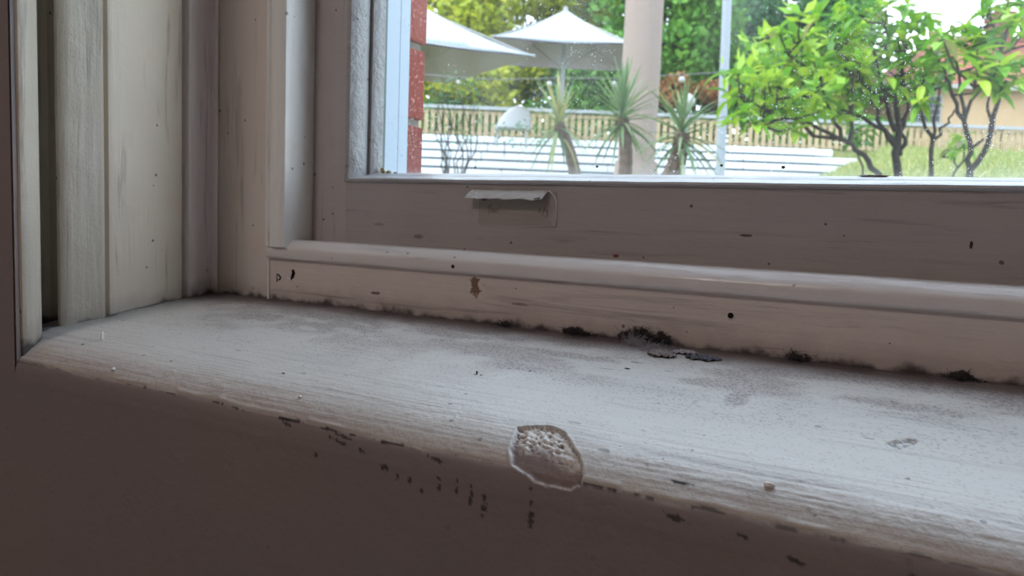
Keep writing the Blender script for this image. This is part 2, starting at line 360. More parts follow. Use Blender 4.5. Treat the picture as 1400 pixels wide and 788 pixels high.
ty, tz = np.gradient(py_, ss), np.gradient(pz_, ss); ty = np.convolve(np.pad(ty, 3, 'edge'), np.ones(7)/7, 'valid'); tz = np.convolve(np.pad(tz, 3, 'edge'), np.ones(7)/7, 'valid')
ln = np.hypot(ty, tz); ny, nz = tz/ln, -ty/ln       # outward normal
X, T = np.meshgrid(xs, ss, indexing='ij')
chip = np.array([(-.2591, .2641), (-.2495, .2600), (-.2381, .2554), (-.2310, .2560), (-.2249, .2587), (-.2130, .2700), (-.2040, .2800), (-.1981, .2859), (-.1942, .2960), (-.1945, .3020), (-.2010, .3060),
                 (-.2086, .3070), (-.2249, .3064), (-.2360, .3030), (-.2467, .2982), (-.2520, .2880), (-.2555, .2760)])
def polydist(poly, X, T):
    """signed distance, negative inside"""
    n = len(poly); d = np.full(X.shape, 9.); ins = np.zeros(X.shape, bool)
    for i in range(n):
        a, b = poly[i], poly[(i+1) % n]; e = b-a
        t = np.clip(((X-a[0])*e[0]+(T-a[1])*e[1])/(e@e), 0, 1); d = np.minimum(d, np.hypot(X-a[0]-t*e[0], T-a[1]-t*e[1]))
        c = ((a[1] > T) != (b[1] > T)) & (X < (b[0]-a[0])*(T-a[1])/(b[1]-a[1]+1e-12)+a[0]); ins ^= c
    return np.where(ins, -d, d)
def ell(cx, ct, rx, rt, ang=0, seed=1, rough=.5, f=120):
    u, v = X-cx, T-ct; ca, sa = math.cos(ang), math.sin(ang)
    return np.hypot((u*ca+v*sa)/rx, (-u*sa+v*ca)/rt)+rough*(fbm(X*f+40, T*f+9, seed)-.5)*2
H = .0010*(fbm(X*14+20, T*14, 3)-.5) + .00035*(fbm(X*60+20, T*60, 8)-.5)
strokes = fbm(X*14+50, T*620, 21, 3)-.5                      # long brush ridges
H += strokes*.00045*sstep(.10, .25, T)*(1-sstep(.297, .303, T)) + strokes*.0001
H += .0005*(fbm(X*240, T*240, 41, 2)-.5)*sstep(.22, .29, T)*(1-sstep(.298, .303, T))   # rough orange-peel on the nose
# paint film edge / crack where sill meets the wall
edge = .3005+.0022*(fbm(X*22+8, T*0, 66)-.5)*2
H -= .0009*np.exp(-((T-edge)/.0012)**2)*sstep(.35, .55, fbm(X*30, T*0+3, 67))
H += .0010*np.exp(-((T-edge+.0032)/.0018)**2)*sstep(.5, .62, fbm(X*18+3, T*0+7, 68))
# blister and small nibs
H += .0011*np.exp(-(ell(-.6204, .2797, .0055, .0045, 0, 5, 0))**4)-.0008*np.exp(-(ell(-.6204, .2797, .0035, .0028, 0, 5, 0))**4)
for k in range(130):
    cx, ct = rng.uniform(-.82, .1), rng.uniform(.12, .30); r = rng.uniform(.0008, .0018)
    q = (np.abs(X[:, 0]-cx) < .006); 
    i0, i1 = np.searchsorted(xs, (cx-.006, cx+.006)); j0, j1 = np.searchsorted(ss, (ct-.006, ct+.006))
    H[i0:i1, j0:j1] += rng.choice([.0006, -.0005, .0009])*np.exp(-((X[i0:i1, j0:j1]-cx)**2+(T[i0:i1, j0:j1]-ct)**2)/r**2)
# the big chip
dchip = polydist(chip, X, T)+.0016*(fbm(X*160, T*160, 70, 3)-.5)*2; inside = sstep(.0002, -.0016, dchip)
low_part = sstep(.278, .293, T+.016*(fbm(X*110, T*90, 71)-.5)-.25*(X+.225))
plaster = .55*(1-2*np.abs(2*fbm(X*150+T*260, T*330-X*120, 72, 5)-1))*.5+.6*(fbm(X*420, T*700, 73, 4)-.5)
H = H*(1-inside)+inside*(-.0034+.0052*plaster*(1-low_part)+.0006*plaster*low_part)
ridge = np.exp(-((X+.2500+(T-.262)*-.35)/.0016)**2)*((T > .264) & (T < .288))
H += inside*ridge*.0017
H += .0005*np.exp(-((dchip-.0006)/.0006)**2)                  # lifted lip of paint
# the little chip
sc_ = np.array([(-.0238, .1915), (-.0170, .1845), (-.0120, .1790), (-.0075, .1775), (-.0050, .1800), (-.0065, .1850), (-.0100, .1900), (-.0150, .2000), (-.0185, .1990)])
d2 = polydist(sc_, X, T); in2 = sstep(.0003, -.0012, d2); H -= in2*(.0016+.0016*(fbm(X*400, T*400, 74)-.5)); H += .0005*np.exp(-((d2-.0009)/.0009)**2)
nick = np.exp(-ell(-.034, .1885, .0035, .0009, .2, 75, .2)**4); H -= .0008*nick
H *= 1-sstep(.31, .36, T)*.8; H *= 1-sstep(-.835, -.843, X)*sstep(.27, .29, T)
V = np.stack([X, py_[None, :]+ny[None, :]*H, pz_[None, :]+nz[None, :]*H], -1).reshape(-1, 3)
nx_, ns_ = X.shape; idx = np.arange(nx_*ns_).reshape(nx_, ns_)
F = np.stack([idx[:-1, :-1], idx[:-1, 1:], idx[1:, 1:], idx[1:, :-1]], -1)
F = F[~((X[:-1, :-1] < -.8428) & (T[:-1, :-1] > .272))].reshape(-1, 4)
# colour: paint, ingrained dust, mould, raw plaster, painted shade inside the chip rim
def lerp(a, b, t): return a*(1-t[..., None])+np.array(b)*t[..., None]
base = np.array((.555, .545, .517))*(.93+.14*fbm(X*10+5, T*10, 80))[..., None]
fine = rng.random(X.shape)
dustm = sstep(.38, .66, fbm(X*16+9, T*26, 81, 5))*(1-sstep(.10, .21, T+.05*(fbm(X*20, T*20, 82)-.5)))*.8+.55*sstep(.09, .015, T)
spat = [(-.318, .1460, .030, .012), (-.155, .118, .030, .014), (-.57, .10, .06, .02), (-.62, .06, .09, .02), (-.1300, .145, .010, .022), (-.02, .11, .05, .015), (-.70, .10, .05, .02), (-.30, .09, .06, .012), (-.46, .07, .07, .015)]
for k, (a, b, c, d) in enumerate(spat): dustm = np.maximum(dustm, .85*sstep(1.15, .6, ell(a, b, c, d, 0, 90+k, .55, 60)))
# wiped pale patches, left
for k, (a, b, c, d) in enumerate([(-.62, .085, .025, .006), (-.56, .075, .02, .005), (-.55, .11, .028, .01), (-.50, .07, .02, .004), (-.60, .12, .02, .006)]):
    dustm *= 1-.8*sstep(1.1, .7, ell(a, b, c, d, .3, 120+k, .4, 50))
col = lerp(base, (.30, .255, .245), dustm*.50)
speck = (fine < .06+.30*dustm)*sstep(.0, .22, dustm+.14)
col = lerp(col, (.13, .11, .105), speck*(.40+.30*dustm))
big = sstep(.74, .80, fbm(X*330, T*420, 130, 2))*(.15+.5*(T < .2))*sstep(.45, .6, fbm(X*12, T*12, 131))
col = lerp(col, (.10, .085, .08), big*.6)
# tooth-mark streaks where dirt sits in the brush ridges of the nose
col = lerp(col, (.22, .18, .165), .30*sstep(.05, .22, -strokes)*sstep(.2, .28, T))
warm = sstep(.245, .30, T)*fbm(X*12, T*30, 133)
col = lerp(col, (.40, .34, .31), warm*.7)
# mould in the back corner and beside the left reveal
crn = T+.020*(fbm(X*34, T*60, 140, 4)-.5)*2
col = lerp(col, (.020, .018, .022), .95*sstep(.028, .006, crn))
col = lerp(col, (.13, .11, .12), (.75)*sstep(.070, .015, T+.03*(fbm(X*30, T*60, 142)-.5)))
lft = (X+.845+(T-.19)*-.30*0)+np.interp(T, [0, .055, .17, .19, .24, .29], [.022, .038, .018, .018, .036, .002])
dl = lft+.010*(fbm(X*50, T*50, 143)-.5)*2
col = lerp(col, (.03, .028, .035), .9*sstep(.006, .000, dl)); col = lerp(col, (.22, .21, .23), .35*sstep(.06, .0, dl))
cx_ = sstep(.05, .01, X+.84)*sstep(.27, .285, T)*(T < .31); col = lerp(col, (.42, .34, .20), .6*cx_*sstep(.4, .6, fbm(X*90, T*90, 144)))
# spots
for k, (a, b, c, d, e) in enumerate([(-.5064, .2481, .002, .0015, 1), (-.3278, .2483, .0022, .0012, 1), (-.3451, .1825, .0016, .0022, 1), (-.306, .1549, .0015, .002, .8), (-.0089, .2401, .0018, .0012, .8),
        (-.64, .262, .002, .0014, .8), (-.78, .262, .002, .002, 1), (-.235, .085, .006, .0018, .7), (-.20, .10, .004, .0013, .7), (-.25, .118, .008, .0010, .8), (-.223, .2440, .006, .0015, .5), (-.188, .2720, .005, .002, .6),
        (-.1319, .2865, .009, .0012, 1), (-.60, .215, .004, .0012, .5), (-.45, .23, .003, .001, .6)]):
    col = lerp(col, (.03, .027, .027), e*sstep(1.05, .8, ell(a, b, c, d, 0, 150+k, .5, 300)))
# below the nose the wall colour takes over
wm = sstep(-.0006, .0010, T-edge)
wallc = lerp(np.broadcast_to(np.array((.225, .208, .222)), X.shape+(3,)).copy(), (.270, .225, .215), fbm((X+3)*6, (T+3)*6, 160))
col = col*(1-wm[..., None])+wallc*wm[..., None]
# dashes of black along the joint and the drips under it
on = sstep(.50, .58, fbm(X*85, T*0+11, 170, 4))*np.interp(X[:, :1], [-.70, -.62, -.50, -.46, -.26, -.24, -.2, .05], [.5, .7, .8, 1, 1, .9, .9, .5])
col = lerp(col, (.018, .016, .02), on*sstep(1.0, .5, np.abs(T-edge-.0004)/(.0007+.0015*fbm(X*160, T*160, 171)*on)))
drip = [(-.3529, .321, .0040, .0035), (-.3404, .326, .002, .003), (-.329, .326, .002, .0025), (-.3031, .319, .0022, .0016), (-.3031, .3255, .0028, .004), (-.2876, .318, .0014, .003), (-.2876, .325, .0022, .0045), (-.2758, .319, .0015, .0022),
        (-.2758, .3275, .0020, .0055), (-.2645, .3245, .0018, .003), (-.2645, .3330, .0026, .0048), (-.2286, .3110, .0018, .002), (-.2286, .3210, .0016, .0026), (-.2284, .3290, .0030, .0032), (-.2284, .3350, .0032, .0032), (-.395, .3045, .013, .0016),
        (-.40, .3085, .010, .0018), (-.4539, .3045, .008, .0016), (-.308, .3060, .008, .0016), (-.318, .332, .0018, .003), (-.42, .324, .002, .002), (-.375, .312, .005, .0016), (-.09, .311, .004, .0014), (-.06, .318, .005, .0016), (-.13, .309, .008, .0018), (.0, .312, .006, .0016)]
for k, (a, b, c, d) in enumerate(drip): col = lerp(col, (.022, .020, .024), .82*sstep(1.1, .6, ell(a, b, c*.9, d*.9, .2, 180+k, 1.1, 420)))
# chip interiors
raw = lerp(np.broadcast_to(np.array((.60, .56, .52)), X.shape+(3,)).copy(), (.13, .10, .09), sstep(.14, -.10, plaster+.25*(fbm(X*90, T*120, 76)-.5)))
raw = lerp(raw, (.20, .15, .145), low_part); wallside = inside
col = lerp(col, (.16, .12, .115), sstep(.0009, .0, np.abs(dchip+.0012))*.65)  # dark brown ring paints the rim's shade into the chip edge
col = np.where((dchip < -.0012)[..., None], raw, col)
col = lerp(col, (.66, .62, .58), sstep(.0008, .0002, np.abs(dchip-.0001))*sstep(.285, .30, T)*.75*sstep(.35, .55, fbm(X*120, T*120, 78)+.2))
col = lerp(col, (.66, .63, .58), inside*ridge*.9)
col = lerp(col, (.10, .10, .11), in2*sstep(.40, .60, fbm(X*330, T*330, 190))); col = lerp(col, (.07, .07, .075), nick)
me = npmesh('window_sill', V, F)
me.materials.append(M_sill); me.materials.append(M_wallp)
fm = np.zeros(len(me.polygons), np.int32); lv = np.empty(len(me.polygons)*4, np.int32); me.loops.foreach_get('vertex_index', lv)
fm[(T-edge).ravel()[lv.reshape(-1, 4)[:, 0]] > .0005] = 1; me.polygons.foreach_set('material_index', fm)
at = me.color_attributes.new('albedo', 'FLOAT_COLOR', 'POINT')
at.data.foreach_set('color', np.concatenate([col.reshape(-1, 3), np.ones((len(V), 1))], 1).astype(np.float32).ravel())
Z2T = lambda z: .3256+(-.075-z)
def wallcol(X, T): return lerp(np.broadcast_to(np.array((.225, .208, .222)), X.shape+(3,)).copy(), (.270, .225, .215), fbm((X+3)*6, (T+3)*6, 160))
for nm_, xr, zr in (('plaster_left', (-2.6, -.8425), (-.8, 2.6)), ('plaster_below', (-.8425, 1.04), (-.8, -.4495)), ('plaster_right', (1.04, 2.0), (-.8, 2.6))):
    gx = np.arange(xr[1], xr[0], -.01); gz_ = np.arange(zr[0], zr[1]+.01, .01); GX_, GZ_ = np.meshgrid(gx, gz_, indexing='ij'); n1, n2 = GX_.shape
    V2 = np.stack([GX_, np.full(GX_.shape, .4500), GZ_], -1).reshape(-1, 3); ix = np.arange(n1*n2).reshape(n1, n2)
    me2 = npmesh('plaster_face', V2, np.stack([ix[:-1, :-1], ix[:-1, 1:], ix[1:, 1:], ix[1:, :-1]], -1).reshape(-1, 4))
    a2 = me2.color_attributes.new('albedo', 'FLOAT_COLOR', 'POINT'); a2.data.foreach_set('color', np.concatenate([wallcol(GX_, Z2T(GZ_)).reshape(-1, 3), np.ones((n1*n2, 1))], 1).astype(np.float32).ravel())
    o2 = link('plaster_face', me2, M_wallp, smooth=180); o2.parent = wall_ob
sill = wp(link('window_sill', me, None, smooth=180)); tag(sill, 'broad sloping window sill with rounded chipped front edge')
wp(MB().prism([(.78, -.012), (.70, -.012), (.62, -.02), (.56, -.027), (.52, -.032), (.49, -.04), (.475, -.048), (.463, -.06), (.4602, -.075), (.4602, -.118), (.78, -.118)], 'x', -.90, 1.10).build('sill_core', M_room))

# small fixings and marks on the joinery
def disc(nm, c, r, mt, par, ny=-1, rim=None):
    m_ = MB(); n = 14; i = len(m_.v)
    m_.v += [(c[0]+r*math.cos(2*math.pi*k/n)*(1+.08*math.sin(3*k)), c[1], c[2]+r*math.sin(2*math.pi*k/n)) for k in range(n)]
    m_.v += [(c[0]+.6*r*math.cos(2*math.pi*k/n), c[1]+.0004, c[2]+.6*r*math.sin(2*math.pi*k/n)) for k in range(n)]
    m_.f += [(k, (k+1) % n, (k+1) % n+n, k+n) for k in range(n)]+[tuple(range(n, 2*n))]
    ob = link(nm, m_.mesh(nm), mt); ob.parent = par; ob.matrix_parent_inverse = par.matrix_world.inverted() if par.parent is None else (par.parent.matrix_world @ par.matrix_parent_inverse).inverted()
    return ob
bpy.context.view_layer.update()
def sub(ob, par):
    ob.parent = par; ob.matrix_parent_inverse = Matrix.Translation((.2, -.745, 0)) @ Matrix.Identity(4)
    ob.matrix_parent_inverse = par.matrix_world.inverted(); return ob
def at_sub(ob, par): return sub(ob, par)
h_ = disc('screw_hole', (-.1721, .7399, .0351), .0030, M_hole, win); at_sub(h_, ap)
rim = MB().tube([(-.1721+.0034*math.cos(a*math.pi/8), .7400, .0351+.0034*math.sin(a*math.pi/8)) for a in range(17)], .0006, 6, False).build('hole_rim', M_apron, smooth=180); at_sub(rim, ap)
h2 = disc('nail_hole', (-.4850, .7347, .0620), .0022, M_hole, win); at_sub(h2, hb)
def stroke(pts, y, wd, nm, mt, par, dep=.0004):
    m_ = MB(); 
    for k in range(len(pts)-1):
        a = Vector((pts[k][0], y, pts[k][1])); b = Vector((pts[k+1][0], y, pts[k+1][1])); d = b-a; L = d.length; d.normalize()
        wk = wd if not hasattr(wd, '__len__') else wd[k]
        m_.obox((a+b)/2, d, Vector((0, 1, 0)), d.cross(Vector((0, 1, 0))), L/2+wk*.35, dep/2, wk/2)
    ob = m_.build(nm, mt); at_sub(ob, par); return ob
# the letters P and a slash in black
stroke([(-.7650, .0235), (-.7650, .0335), (-.7620, .0330), (-.7585, .0300), (-.7600, .0270), (-.7640, .0262)], .7402, [.0012, .0018, .0020, .0024, .0012], 'black_letter', M_mark, ap)
stroke([(-.7365, .0400), (-.7355, .0370), (-.7370, .0330), (-.7395, .0290)], .7402, [.0045, .0052, .0030], 'black_slash', M_mark, ap)
stroke([(-.7470, .0300), (-.7420, .0285), (-.7395, .0287)], .7402, [.0012, .0015], 'paint_run', M_beadv, ap)

# ================================================================ tape on the rail
tape = empty('sticky_tape', (-.424, .7695, .128)); tag(tape, 'strip of clear tape with a curled top flap stuck on the sash rail', 'tape')
k = NT('clear_tape'); P = k.n('ShaderNodeNewGeometry').outputs['Position']
tb = k.n('ShaderNodeBsdfTransparent'); tb.inputs[0].default_value = (.99, .985, .98, 1)
pb = k.n('ShaderNodeBsdfPrincipled'); pb.inputs['Base Color'].default_value = (.55, .52, .48, 1); pb.inputs['Roughness'].default_value = .25
k.l(k.bump(k.noise(P, 200, 3), .3, .001), pb.inputs['Normal'])
mx = k.n('ShaderNodeMixShader'); mx.inputs[0].default_value = .18; k.l(tb.outputs[0], mx.inputs[1]); k.l(pb.outputs[0], mx.inputs[2]); M_tape = k.done(mx.outputs[0])
M_flap = paint('wrinkled_tape_backing', (.60, .62, .63), (1, 1, 1), .4, .5, 2.5)
def child(ob, par):
    ob.parent = par; ob.matrix_parent_inverse = par.matrix_world.inverted(); return ob
bpy.context.view_layer.update()
child(MB().box((-.4740, .7690, .1108), (-.3745, .7696, .1490)).build('tape_strip', M_tape), tape)
tw = MB()     # slightly raised pale rim at the right and lower edge, curling at the top
tw.tube([(-.3745, .7688, .1115), (-.3740, .7685, .128), (-.3742, .7680, .138), (-.3765, .7670, .145), (-.3830, .7660, .1508)], [.0006, .0005, .0008, .0008, .0006], 6)
tw.tube([(-.4735, .7690, .1108), (-.4200, .7690, .1105), (-.3750, .7688, .1113)], .00035, 5)
child(tw.build('tape_edge', plain('tape_edge', (.62, .60, .58), .3), smooth=180), tape)
fl = MB(); n = 40; rows = []
for i in range(n+1):
    u = i/n; x0 = -.4817+u*(.0985)
    for j, (dy, z, dx) in enumerate(((0, .1508, 0), (-.0030, .1500, -.0008), (-.0075, .1462, -.0028), (-.0120, .1412, -.0048), (-.0125, .1402, -.005))):
        zz = z+.0004*math.sin(u*23+j)+(-.0010*math.sin(u*9)**8 if j > 2 else 0)
        fl.v.append((x0+dx*(1-.3*u), .7692+dy, zz-.0002*0+.0004*u))
for i in range(n):
    for j in range(4): a = i*5+j; fl.f.append((a, a+1, a+6, a+5))
ob = fl.build('tape_flap', M_flap, smooth=180); sm = ob.modifiers.new('solid', 'SOLIDIFY'); sm.thickness = .0004; child(ob, tape)
M_ink = plain('faint_ink', (.13, .09, .075), .6)
def wr(strokes_, x, z, s, nm, wd=.00055):
    m_ = MB()
    for st in strokes_:
        for a, b in zip(st[:-1], st[1:]):
            a = Vector((x+a[0]*s, .7688, z+a[1]*s)); b = Vector((x+b[0]*s, .7688, z+b[1]*s)); d = (b-a); L = d.length; d.normalize()
            m_.obox((a+b)/2, d, Vector((0, 1, 0)), d.cross(Vector((0, 1, 0))), L/2+.0001, .0001, wd/2)
    child(m_.build(nm, M_ink), tape)
wr([[(0, 1.1), (.22, .65), (.5, 1.15)], [(.22, .65), (.10, -.2)], [(.5, .1), (.55, .5), (.75, .45), (.72, .05), (.5, .1)], [(.95, .5), (.95, .08), (1.15, .1), (1.2, .55)], [(1.4, .0), (1.42, .55), (1.6, .6)], [(1.75, 1.0), (1.72, .75)]], -.4615, .1245, .0088, 'faint_writing')
wr([[(0, 1.0), (-.12, .6), (0, .3)], [(.35, -.1), (.72, 1.0)], [(.85, .55), (1.1, .6), (1.0, .3), (1.15, .05), (.85, -.15)]], -.3945, .1235, .0088, 'faint_writing')
child(MB().box((-.468, .7672, .1396), (-.461, .7690, .1412)).obox((-.4645, .768, .1398), Vector((.95, 0, .3)), Vector((0, 1, 0)), Vector((-.3, 0, .95)), .0035, .0006, .0008).build('torn_notch', M_mark), tape)
child(MB().obox((-.3930, .7585, .1412), Vector((.97, 0, .2)), Vector((0, 1, 0)), Vector((-.2, 0, .97)), .0036, .0012, .0010).build('torn_notch', M_mark), tape)

tape.location = (-.4336, .7867, .1282); tape.scale = (1.023,)*3

# ================================================================ debris on the sill
def sillz(y): return float(np.interp(-y, -Q[:, 0], Q[:, 1]))
def fluff(name, x, y, z, rx, rz, n, mt, label, seed, ry=.006, rad=.00012):
    r = random.Random(seed); m_ = MB()
    for _ in range(n):
        p = Vector((x+r.gauss(0, rx*.42), y-abs(r.gauss(0, ry*.5)), z+abs(r.gauss(0, rz*.45)))); d = Vector((r.gauss(0, 1), r.gauss(0, .5), r.gauss(0, .7))).normalized(); pts = [p]
        for q in range(5):
            d = (d+Vector((r.gauss(0, .6), r.gauss(0, .4), r.gauss(0, .6)))).normalized(); pn = pts[-1]+d*r.uniform(.0008, .0022)
            pn.y = min(pn.y, .7395); pn.z = max(pn.z, sillz(pn.y)+.0003); pts.append(pn)
        m_.tube(pts, rad*r.uniform(.7, 1.6), 3, False)
    # crumbs caught in it
    for _ in range(n//8):
        p = Vector((x+r.gauss(0, rx*.35), y-abs(r.gauss(0, ry*.4)), z+abs(r.gauss(0, rz*.25)))); s_ = r.uniform(.0004, .0011)
        m_.obox(p, Vector((1, .3, .2)).normalized(), Vector((-.3, 1, 0)).normalized(), Vector((0, 0, 1)), s_, s_, s_*.7)
    return tag(m_.build(name, mt), label, 'dust')
fluff('dust_ball', -.2530, .7375, .0015, .030, .013, 300, M_dust, 'largest dark dust ball against the board behind the debris flakes', 1)
fluff('dust_ball', -.3291, .7375, .0010, .022, .007, 110, M_dust, 'dark dust ball at the back of the sill, just left of the largest one', 2)
fluff('dust_ball', -.4170, .7375, .0010, .018, .005, 70, M_dust, 'thin dark dust ball below the brown stain on the board', 3)
fluff('dust_ball', -.1080, .7375, .0000, .013, .008, 70, M_dust, 'small dark dust ball below and right of the screw hole', 4)
fluff('dust_ball', .0215, .7375, .0000, .020, .006, 80, M_dust, 'dark dust ball at the far right end of the sill corner', 5)
fluff('cobweb', -.2590, .7260, -.0005, .016, .009, 260, M_web, 'pale torn cobweb hanging below the largest dust ball', 6, .010, .00010)
fluff('cobweb', -.2330, .7120, -.0018, .016, .006, 200, M_web, 'pale cobweb tuft touching the brown debris flake', 8, .010, .00010)
def flake(name, x, y, L, W, Hh, rot, mt, label, cat, seed, ribs=5, dz=0):
    r = random.Random(seed); m_ = MB(); n, k = 14, 7
    for i in range(n+1):
        u = i/n*2-1; ww = W*math.sqrt(max(.02, 1-u*u))*(1+.22*math.sin(u*7+seed)+r.uniform(-.22, .22))
        for j in range(k+1):
            v = j/k*2-1; zz = Hh*(1-v*v)*(1-u*u*.8)+.0009*math.sin(u*ribs*3+j)+r.uniform(-.0004, .0012)
            px, py = u*L, v*ww; m_.v.append((px*math.cos(rot)-py*math.sin(rot), px*math.sin(rot)+py*math.cos(rot), zz))
    for i in range(n):
        for j in range(k): a = i*(k+1)+j; m_.f.append((a, a+1, a+k+2, a+k+1))
    ob = m_.build(name, mt, smooth=40); ob.location = (x, y, sillz(y)+.0006+dz); s_ = ob.modifiers.new('solid', 'SOLIDIFY'); s_.thickness = .0006; s_.offset = 1
    return tag(ob, label, cat)
flake('debris_flake', -.2225, .6950, .0135, .0085, .0038, .05, M_debris, 'curled grey-brown debris flake lying in front of the cobweb', 'debris', 3)
flake('debris_flake', -.1850, .7010, .0165, .0080, .0030, .15, M_debrisk, 'blue-black debris flake lying right of the curled brown one', 'debris', 5)
flake('debris_flake', -.2070, .7130, .0130, .0050, .0020, .2, M_web, 'pale grey dust flake between the cobweb and the blue-black flake', 'debris', 7)
def crumb(x, y, s, label, mt=M_flake, el=(1, 1, 1), rot=0, cat='paint flake', name='paint_flake', dz=0, z=None):
    bm = bmesh.new(); bmesh.ops.create_icosphere(bm, subdivisions=2, radius=1)
    r = random.Random(int(abs(x)*1e5))
    for v in bm.verts: v.co *= r.uniform(.75, 1.2)
    for v in bm.verts: v.co = Vector((v.co.x*el[0], v.co.y*el[1], v.co.z*el[2]))*s
    me_ = bpy.data.meshes.new(name); bm.to_mesh(me_); bm.free(); ob = link(name, me_, mt)
    ob.location = (x, y, (sillz(y) if z is None else z)+s*el[2]*.7+dz); ob.rotation_euler.z = rot; return tag(ob, label, cat)
crumb(-.7719, .5012, .0030, 'white paint sliver standing up on the left end of the sill', el=(.35, .8, 1.9), rot=.3)
crumb(-.6916, .4600, .0020, 'white crumb of paint on the sill edge near the left corner')
crumb(-.0802, .4713, .0024, 'white crumb of paint on the rounded edge, right of the big chip', el=(1.5, .8, .8))
crumb(-.4575, .4694, .0015, 'tiny white paint crumb on the sill edge left of the big chip', el=(1.4, .8, .8))
crumb(-.5064, .4990, .0014, 'tiny white paint crumb beside a dark dot, left half of the sill', el=(1.3, .8, .8))
crumb(-.3440, .5640, .0011, 'tiny black speck of grit in the middle of the sill', M_mark, el=(.8, .8, 1.6), cat='grit', name='grit_speck')
crumb(-.3390, .5625, .0010, 'tiny white paint crumb beside the black grit, mid sill')
crumb(-.2340, .6350, .0013, 'tiny black grit speck between the debris flakes and the big chip', M_mark, cat='grit', name='grit_speck', el=(2, .8, .5))
crumb(-.6640, .8290, .0045, 'yellowed putty crumb in the bottom left corner of the pane', M_putty, el=(.8, .6, 1.1), cat='putty', name='putty_crumb', z=.1722)
crumb(-.6550, .8300, .0038, 'second, flatter putty crumb just right of the corner one', M_putty, el=(1.2, .6, .6), cat='putty', name='putty_crumb', z=.1722)
crumb(-.6440, .8300, .0022, 'small dark crumb right of the two putty crumbs', M_debris, el=(1.5, .7, .5), cat='debris', name='debris_crumb', z=.1725)
crumb(-.0655, .8290, .0040, 'thin brown dry leaf scrap lying along the foot of the pane', M_debris, el=(3.2, .7, .35), cat='debris', name='leaf_scrap', z=.1722)
for i, (x, z, s) in enumerate(((-.2140, .1838, .0016), (-.1506, .1817, .0020), (-.3568, .1822, .0016), (-.5228, .1811, .0013))):
    crumb(x, .8352, s, ['dead gnat stuck on the pane between the third yucca and the bush', 'larger dead gnat stuck on the pane under the bush', 'dead gnat stuck on the pane below the pale column', 'dead gnat stuck on the pane below the first yucca'][i], M_mark, el=(1.1, .3, .8), cat='insect', name='dead_gnat', z=z-.001)

# ================================================================ OUTSIDE
ALB = .33
# exterior brickwork: mortar body, individual bricks at the opening's edge
ext = MB(); ext.box((-2.7, .9265, -.9), (-.747, 1.020, 2.7)).box((.947, .9265, -.9), (2.1, 1.020, 2.7)).box((-.747, .9265, 2.2), (.947, 1.020, 2.7)).box((-.747, .9265, -.9), (.947, 1.020, -.03))
M_mortar = plain('sandy_mortar', (.50, .44, .36), .9, .2, 60, bump=.5)
we = ext.build('wall_exterior', M_mortar); tag(we, 'red brick outer wall beside the window', kind='structure')
def brickmat():
    k = NT('red_brick'); P = k.n('ShaderNodeNewGeometry').outputs['Position']; oi = k.n('ShaderNodeObjectInfo')
    c = k.mix(oi.outputs['Random'], (.17, .030, .022, 1), (.24, .052, .035, 1)); c = k.mix(k.ramp(k.noise(P, 170, 3), .60, .70), c, (.45, .22, .18, 1))
    return k.done(k.bsdf(c, .85, k.bump(k.noise(P, 120, 4), .8, .004), .2))
M_brick = brickmat()
bmeshes = {}
def brick(x0, x1, z0, side):
    key = (round(x1-x0, 3), side)
    if key not in bmeshes:
        o_ = bevel(MB().box((x0, .9272, 0), (x1, 1.026, .1070)).build('brick', M_brick), .004)
        bmeshes[key] = (o_.data, x0); o_.location.z = z0; child(o_, we); return
    me_, rx = bmeshes[key]; o_ = bpy.data.objects.new('brick', me_); COL.objects.link(o_); o_.location = (x0-rx, random.uniform(-.002, .002), z0)
    b = o_.modifiers.new('bevel', 'BEVEL'); b.width = .004; b.segments = 2; o_.parent = we
for i in range(19):
    z0 = .2681+.118*(i-4)
    e = random.uniform(-.002, .003)
    if i % 2: brick(-.86+e, -.74+e, z0, 0); brick(-1.11+e, -.87+e, z0, 1)
    else: brick(-.98+e, -.74+e, z0, 1); brick(-1.10+e, -.99+e, z0, 0)

K1 = 1060.
DV = Vector((-math.sin(YAW), math.cos(YAW), 0)); RV = Vector((math.cos(YAW), math.sin(YAW), 0))
def at(px, py, d):
    """a point of the garden: bearing and elevation measured in the photograph, own distance d along the line of sight"""
    v = FW+RT*((px-700)/K1)-UP*((py-394)/K1); return CAM+v*(d/v.dot(DV))
def yard(lat, d, z): return DV*d+RV*lat+Vector((0, 0, z))
def lat_of(p): return p.dot(RV)

# ground
def gz(lat, d):
    base = np.interp(d, [0, 1.2, 3, 6, 10, 20, 21.7, 22, 60], [-.75, -.7, -.25, .38, .62, 1.15, 1.25, 2.35, 3.2])
    mound = np.interp(d, [0, 9, 20.5, 22, 60], [0, .05, 1.12, 0, 0])
    return base+mound*np.clip((lat/max(d, .1)-.37)/.10, 0, 1)
gd = [1.3, 2, 3, 4, 5, 6, 7, 8, 9, 10, 12, 14, 16, 18, 20, 20.6, 21.7, 22.0, 24, 30, 40, 60]; gl = list(np.linspace(-30, 34, 65))
V = []; 
for d in gd:
    for l in gl:
        p = yard(l, d, gz(l, d)+.02*math.sin(l*3)*math.sin(d*2)); 
        V.append(p)
V = [(p.x, p.y if p.y > 1.04 else 1.04, p.z) for p in V]
F = [(i*65+j, i*65+j+1, (i+1)*65+j+1, (i+1)*65+j) for i in range(len(gd)-1) for j in range(64)]
me = bpy.data.meshes.new('ground'); me.from_pydata(V, [], F); 
k = NT('garden_soil_and_grass'); P = k.n('ShaderNodeNewGeometry').outputs['Position']
cc = k.mix(k.noise(P, .9, 5), (.13, .16, .04, 1), (.23, .23, .10, 1)); cc = k.mix(k.ramp(k.noise(P, 7, 4), .4, .7), cc, (.12, .16, .05, 1))
